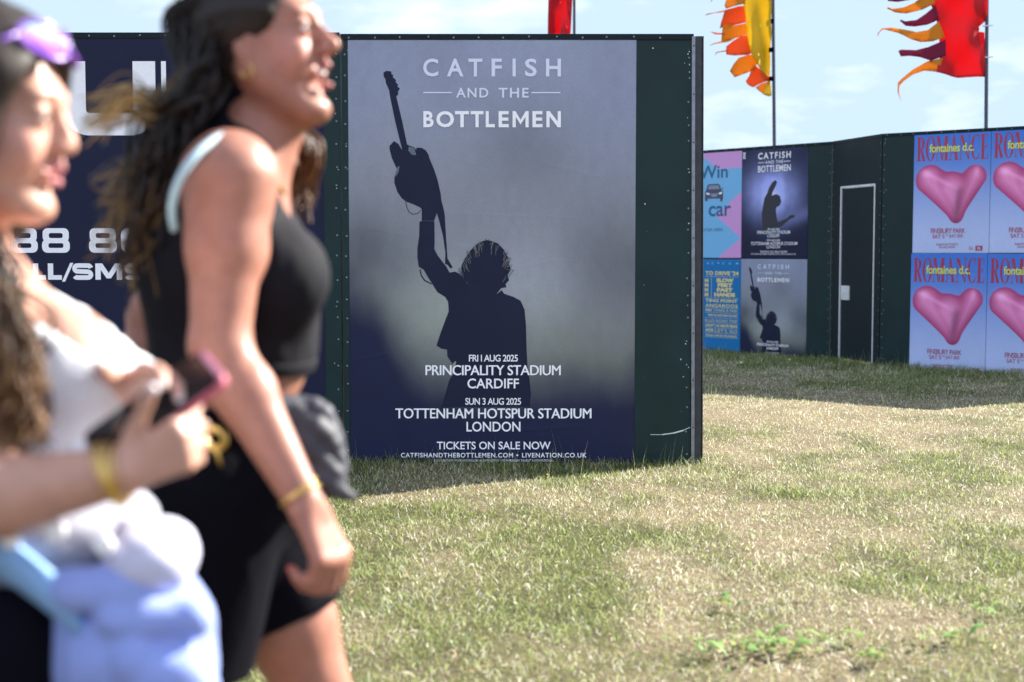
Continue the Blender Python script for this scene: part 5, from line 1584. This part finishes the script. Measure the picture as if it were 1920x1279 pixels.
    jk = mesh_np('tied_jacket', *(lambda v_, q_: (folds(v_, q_, .007, 9, 23, st=(1.5, 1, 1)), q_))(*solid(
        [cone(W(170, 1135, 1.66), W(300, 1135, 1.64), .036, .040, .02), ell(W(245, 1225, 1.64), (.072, .09, .08), None, .03), cone(W(275, 1190, 1.64), W(298, 1330, 1.64), .072, .065, .03), cone(W(190, 1180, 1.66), W(200, 1360, 1.66), .06, .055, .03),
         cone(W(140, 1105, 1.58), W(250, 1108, 1.58), .022, .026, .015), cone(W(220, 1165, 1.565), W(352, 1160, 1.58), .020, .024, .012), cone(W(255, 1240, 1.565), W(350, 1290, 1.58), .030, .03, .015), cone(W(240, 1330, 1.57), W(330, 1260, 1.565), .03, .03, .015)], .0055, 0, [], [], 1)), M['denim'], body)
    mesh_np('bundled_hood', folds(Vb, Qb, .005, 12, 22), Qb, M['pale_cloth'], jk)
    b = MB()
    P = spline([W(-60, 1010, 1.60), W(10, 1050, 1.575), W(90, 1110, 1.565), W(150, 1165, 1.57), W(185, 1230, 1.60)], 24)
    tp = [Vector(p) for p in P]
    for k in range(24):
        a_, b_ = tp[k], tp[k + 1]; wd = Vector((-.008, 0, .030))
        b.add([a_ - wd, b_ - wd, b_ + wd, a_ + wd, a_ - wd + Vector((0, .012, 0)), b_ - wd + Vector((0, .012, 0)), b_ + wd + Vector((0, .012, 0)), a_ + wd + Vector((0, .012, 0))], [(0, 1, 2, 3), (7, 6, 5, 4), (0, 4, 5, 1), (3, 2, 6, 7)])
    b.build('jacket_sleeve', M['strap_blue'], jk, smooth=True)
    # face, jewellery, shoes
    eyes(body, T, Rh, hs)
    wr = A3(wrR); dr_ = wr - A3(elR)
    for q, rr, tt in ((.0, .032, .0016), (.04, .0345, .0020), (.075, .036, .0026), (.11, .0375, .0014)):
        b = MB(); bangle(b, wr - dr_ * q, dr_ + A3((.02, .04, .05)) * (q * 9), rr, tt); b.build('bracelet', M['gold'], body, smooth=True)
    shoe(body, anR, (1, 0, 0), 0, M['shoe']); shoe(body, anL, (1, 0, 0), 0, M['shoe'])
    # hair
    cap = [ell(T(-.012, 0, .055), A3((.116, .098, .096)), Rh, .03), ell(T(-.05, 0, -.04), A3((.06, .080, .10)), Rh, .04), cone(T(.030, -.066, .055), T(.008, -.084, -.02), .034, .032, .03), cone(T(.008, -.084, -.02), T(-.01, -.085, -.12), .032, .034, .03), cone(T(.030, .066, .055), T(.008, .084, -.02), .034, .032, .03), cone(T(.008, .084, -.02), T(-.01, .085, -.12), .032, .034, .03)]
    hcut = [ell(T(.108, 0, -.030), (.072, .11, .124), Rh, .012), ell(T(.09, 0, -.13), (.08, .09, .07), Rh, .012)]
    Vh, Qh = solid(cap, .005, 0, hcut, [], 1)
    Vh = folds(Vh, Qh, .003, 20, 31, st=(1, 1, .25))
    dk, brn, gold = (.020, .012, .009), (.14, .068, .030), (.34, .19, .085)
    hc = np.tile(A3(dk), (len(Vh), 1))
    cur = []
    r = HR.uniform
    for k in range(260):
        sgn = -1 if k < 200 else 1
        a = r(-.11, .01); s0 = T(a, sgn * r(.04, .088), r(-.03, .10))
        yy = d0 + sgn * .10
        x4 = r(-65, 50)
        cur.append(wavy([s0, T(a * .8, sgn * .095, -.10), W(-40 + r(-45, 30), 480, yy + r(-.05, .03)), W(5 + x4 * .5, 620 + r(-20, 20), (1.60 if sgn < 0 else 1.92) + r(-.03, .03)), W(10 + x4, 740 + r(-30, 50), (1.58 if sgn < 0 else 1.92) + r(-.02, .04)), W(15 + x4, 840 + r(-70, 20), (1.58 if sgn < 0 else 1.9) + r(-.02, .04))],
                        [.004, .008, .012, .014, .012, .012], 44, r(.0014, .0030), .010, 6, dk, brn if r(0, 1) < .6 else gold, .62))
    for k in range(70):
        a = -1.3 + 2.6 * k / 69
        cur.append(wavy([T(.078 * math.cos(a * .8), .090 * math.sin(a), .118 - .055 * math.sin(a) ** 2), T(.0, .096 * math.sin(a), .152 - .062 * math.sin(a) ** 2), T(-.08, .098 * math.sin(a), .128 - .05 * math.sin(a) ** 2), T(-.13, .085 * math.sin(a), .03), T(-.11, .085 * math.sin(a), -.10)], [.003, .003, .004, .006, .01], 22, .0042, 0, 1, dk, brn, 1.2))
    V2, F2, c2 = tubes('hair', cur, None, None)
    mesh_np('hair', np.concatenate([Vh, V2]), np.concatenate([Qh, F2 + len(Vh)]), M['hair'], body, vcol=np.concatenate([hc, c2]))
    # --- the phone she holds: a thing of its own
    def box_uvn(b, c, hu, hv, hn, m=0, rc=0.0):
        prof = rrect(-hu, -hv, hu, hv, rc, 5) if rc else [(-hu, -hv), (hu, -hv), (hu, hv), (-hu, hv)]
        k = len(prof); VV = [tuple(c + u * p + v * q + n * hn * s_) for s_ in (-1, 1) for p, q in prof]
        b.add(VV, [tuple(range(k - 1, -1, -1)), tuple(range(k, 2 * k))] + [(i, (i + 1) % k, k + (i + 1) % k, k + i) for i in range(k)], m)
    t = empty('phone', tuple(pc)); tag(t, 'black screened phone in a pink case held by the woman in white', 'phone')
    b = MB(); box_uvn(b, u * .004, .084, .0385, .0050, 0, .013); b.build('case', M['pink_case'], t, smooth=False, bevel=.002)
    b = MB(); box_uvn(b, n * .0057 + u * .000, .0795, .0365, .0012, 0, .010); b.build('screen', M['screen'], t)
    b = MB(); box_uvn(b, u * .0835 + n * .0052 - v * .0, .0035, .026, .0012, 0, .003); b.build('camera_bar', mat('pink_plastic_pale', (.72, .30, .38), .4), t)
    # --- sunglasses pushed up into the hair: a thing of their own
    g0 = T(.082, 0, .105)
    t = empty('sunglasses', tuple(g0)); tag(t, 'purple mirrored sunglasses pushed up on the head of the woman in white', 'sunglasses')
    def GL(x, y, z): return Vector(T(.082 + x, y, .105 + z) - g0)
    def lens(y):
        VV = []; k = 20
        for s_ in (0, 1):
            for i in range(k):
                a = 2 * math.pi * i / k
                yy = y * .036 + .030 * math.cos(a); zz_ = .024 * math.sin(a) * (1 - .12 * math.cos(a) * y)
                VV.append(GL(.012 - 7.5 * yy * yy - .45 * zz_ + .0035 * s_, yy, zz_ * .86))
        return VV, [tuple(range(k - 1, -1, -1)), tuple(range(k, 2 * k))] + [(i, (i + 1) % k, k + (i + 1) % k, k + i) for i in range(k)]
    for y in (-1, 1):
        b = MB(); b.add(*lens(y)); b.build('lens', M['lens'] if y < 0 else M['lens2'], t)
        b = MB(); k = 20
        b.tube([GL(.0145 - 7.5 * (y * .036 + .031 * math.cos(a)) ** 2 - .45 * .024 * math.sin(a), y * .036 + .031 * math.cos(a), .025 * .86 * math.sin(a)) for a in [2 * math.pi * i / k for i in range(k + 1)]], .0032, 6, 0, cap=False)
        b.build('rim', M['frame_purple'], t, smooth=True)
        b = MB(); b.tube([GL(-.020, y * .066, .002), GL(-.05, y * .088, -.02), GL(-.09, y * .096, -.055), GL(-.12, y * .090, -.085)], [.0035, .003, .003, .0035], 6); b.build('temple', M['frame_purple'], t, smooth=True)
    b = MB(); b.tube([GL(.012, -.006, .006), GL(.014, 0, .009), GL(.012, .006, .006)], .003, 6); b.build('bridge', M['frame_purple'], t, smooth=True)
    return body
phone_woman()
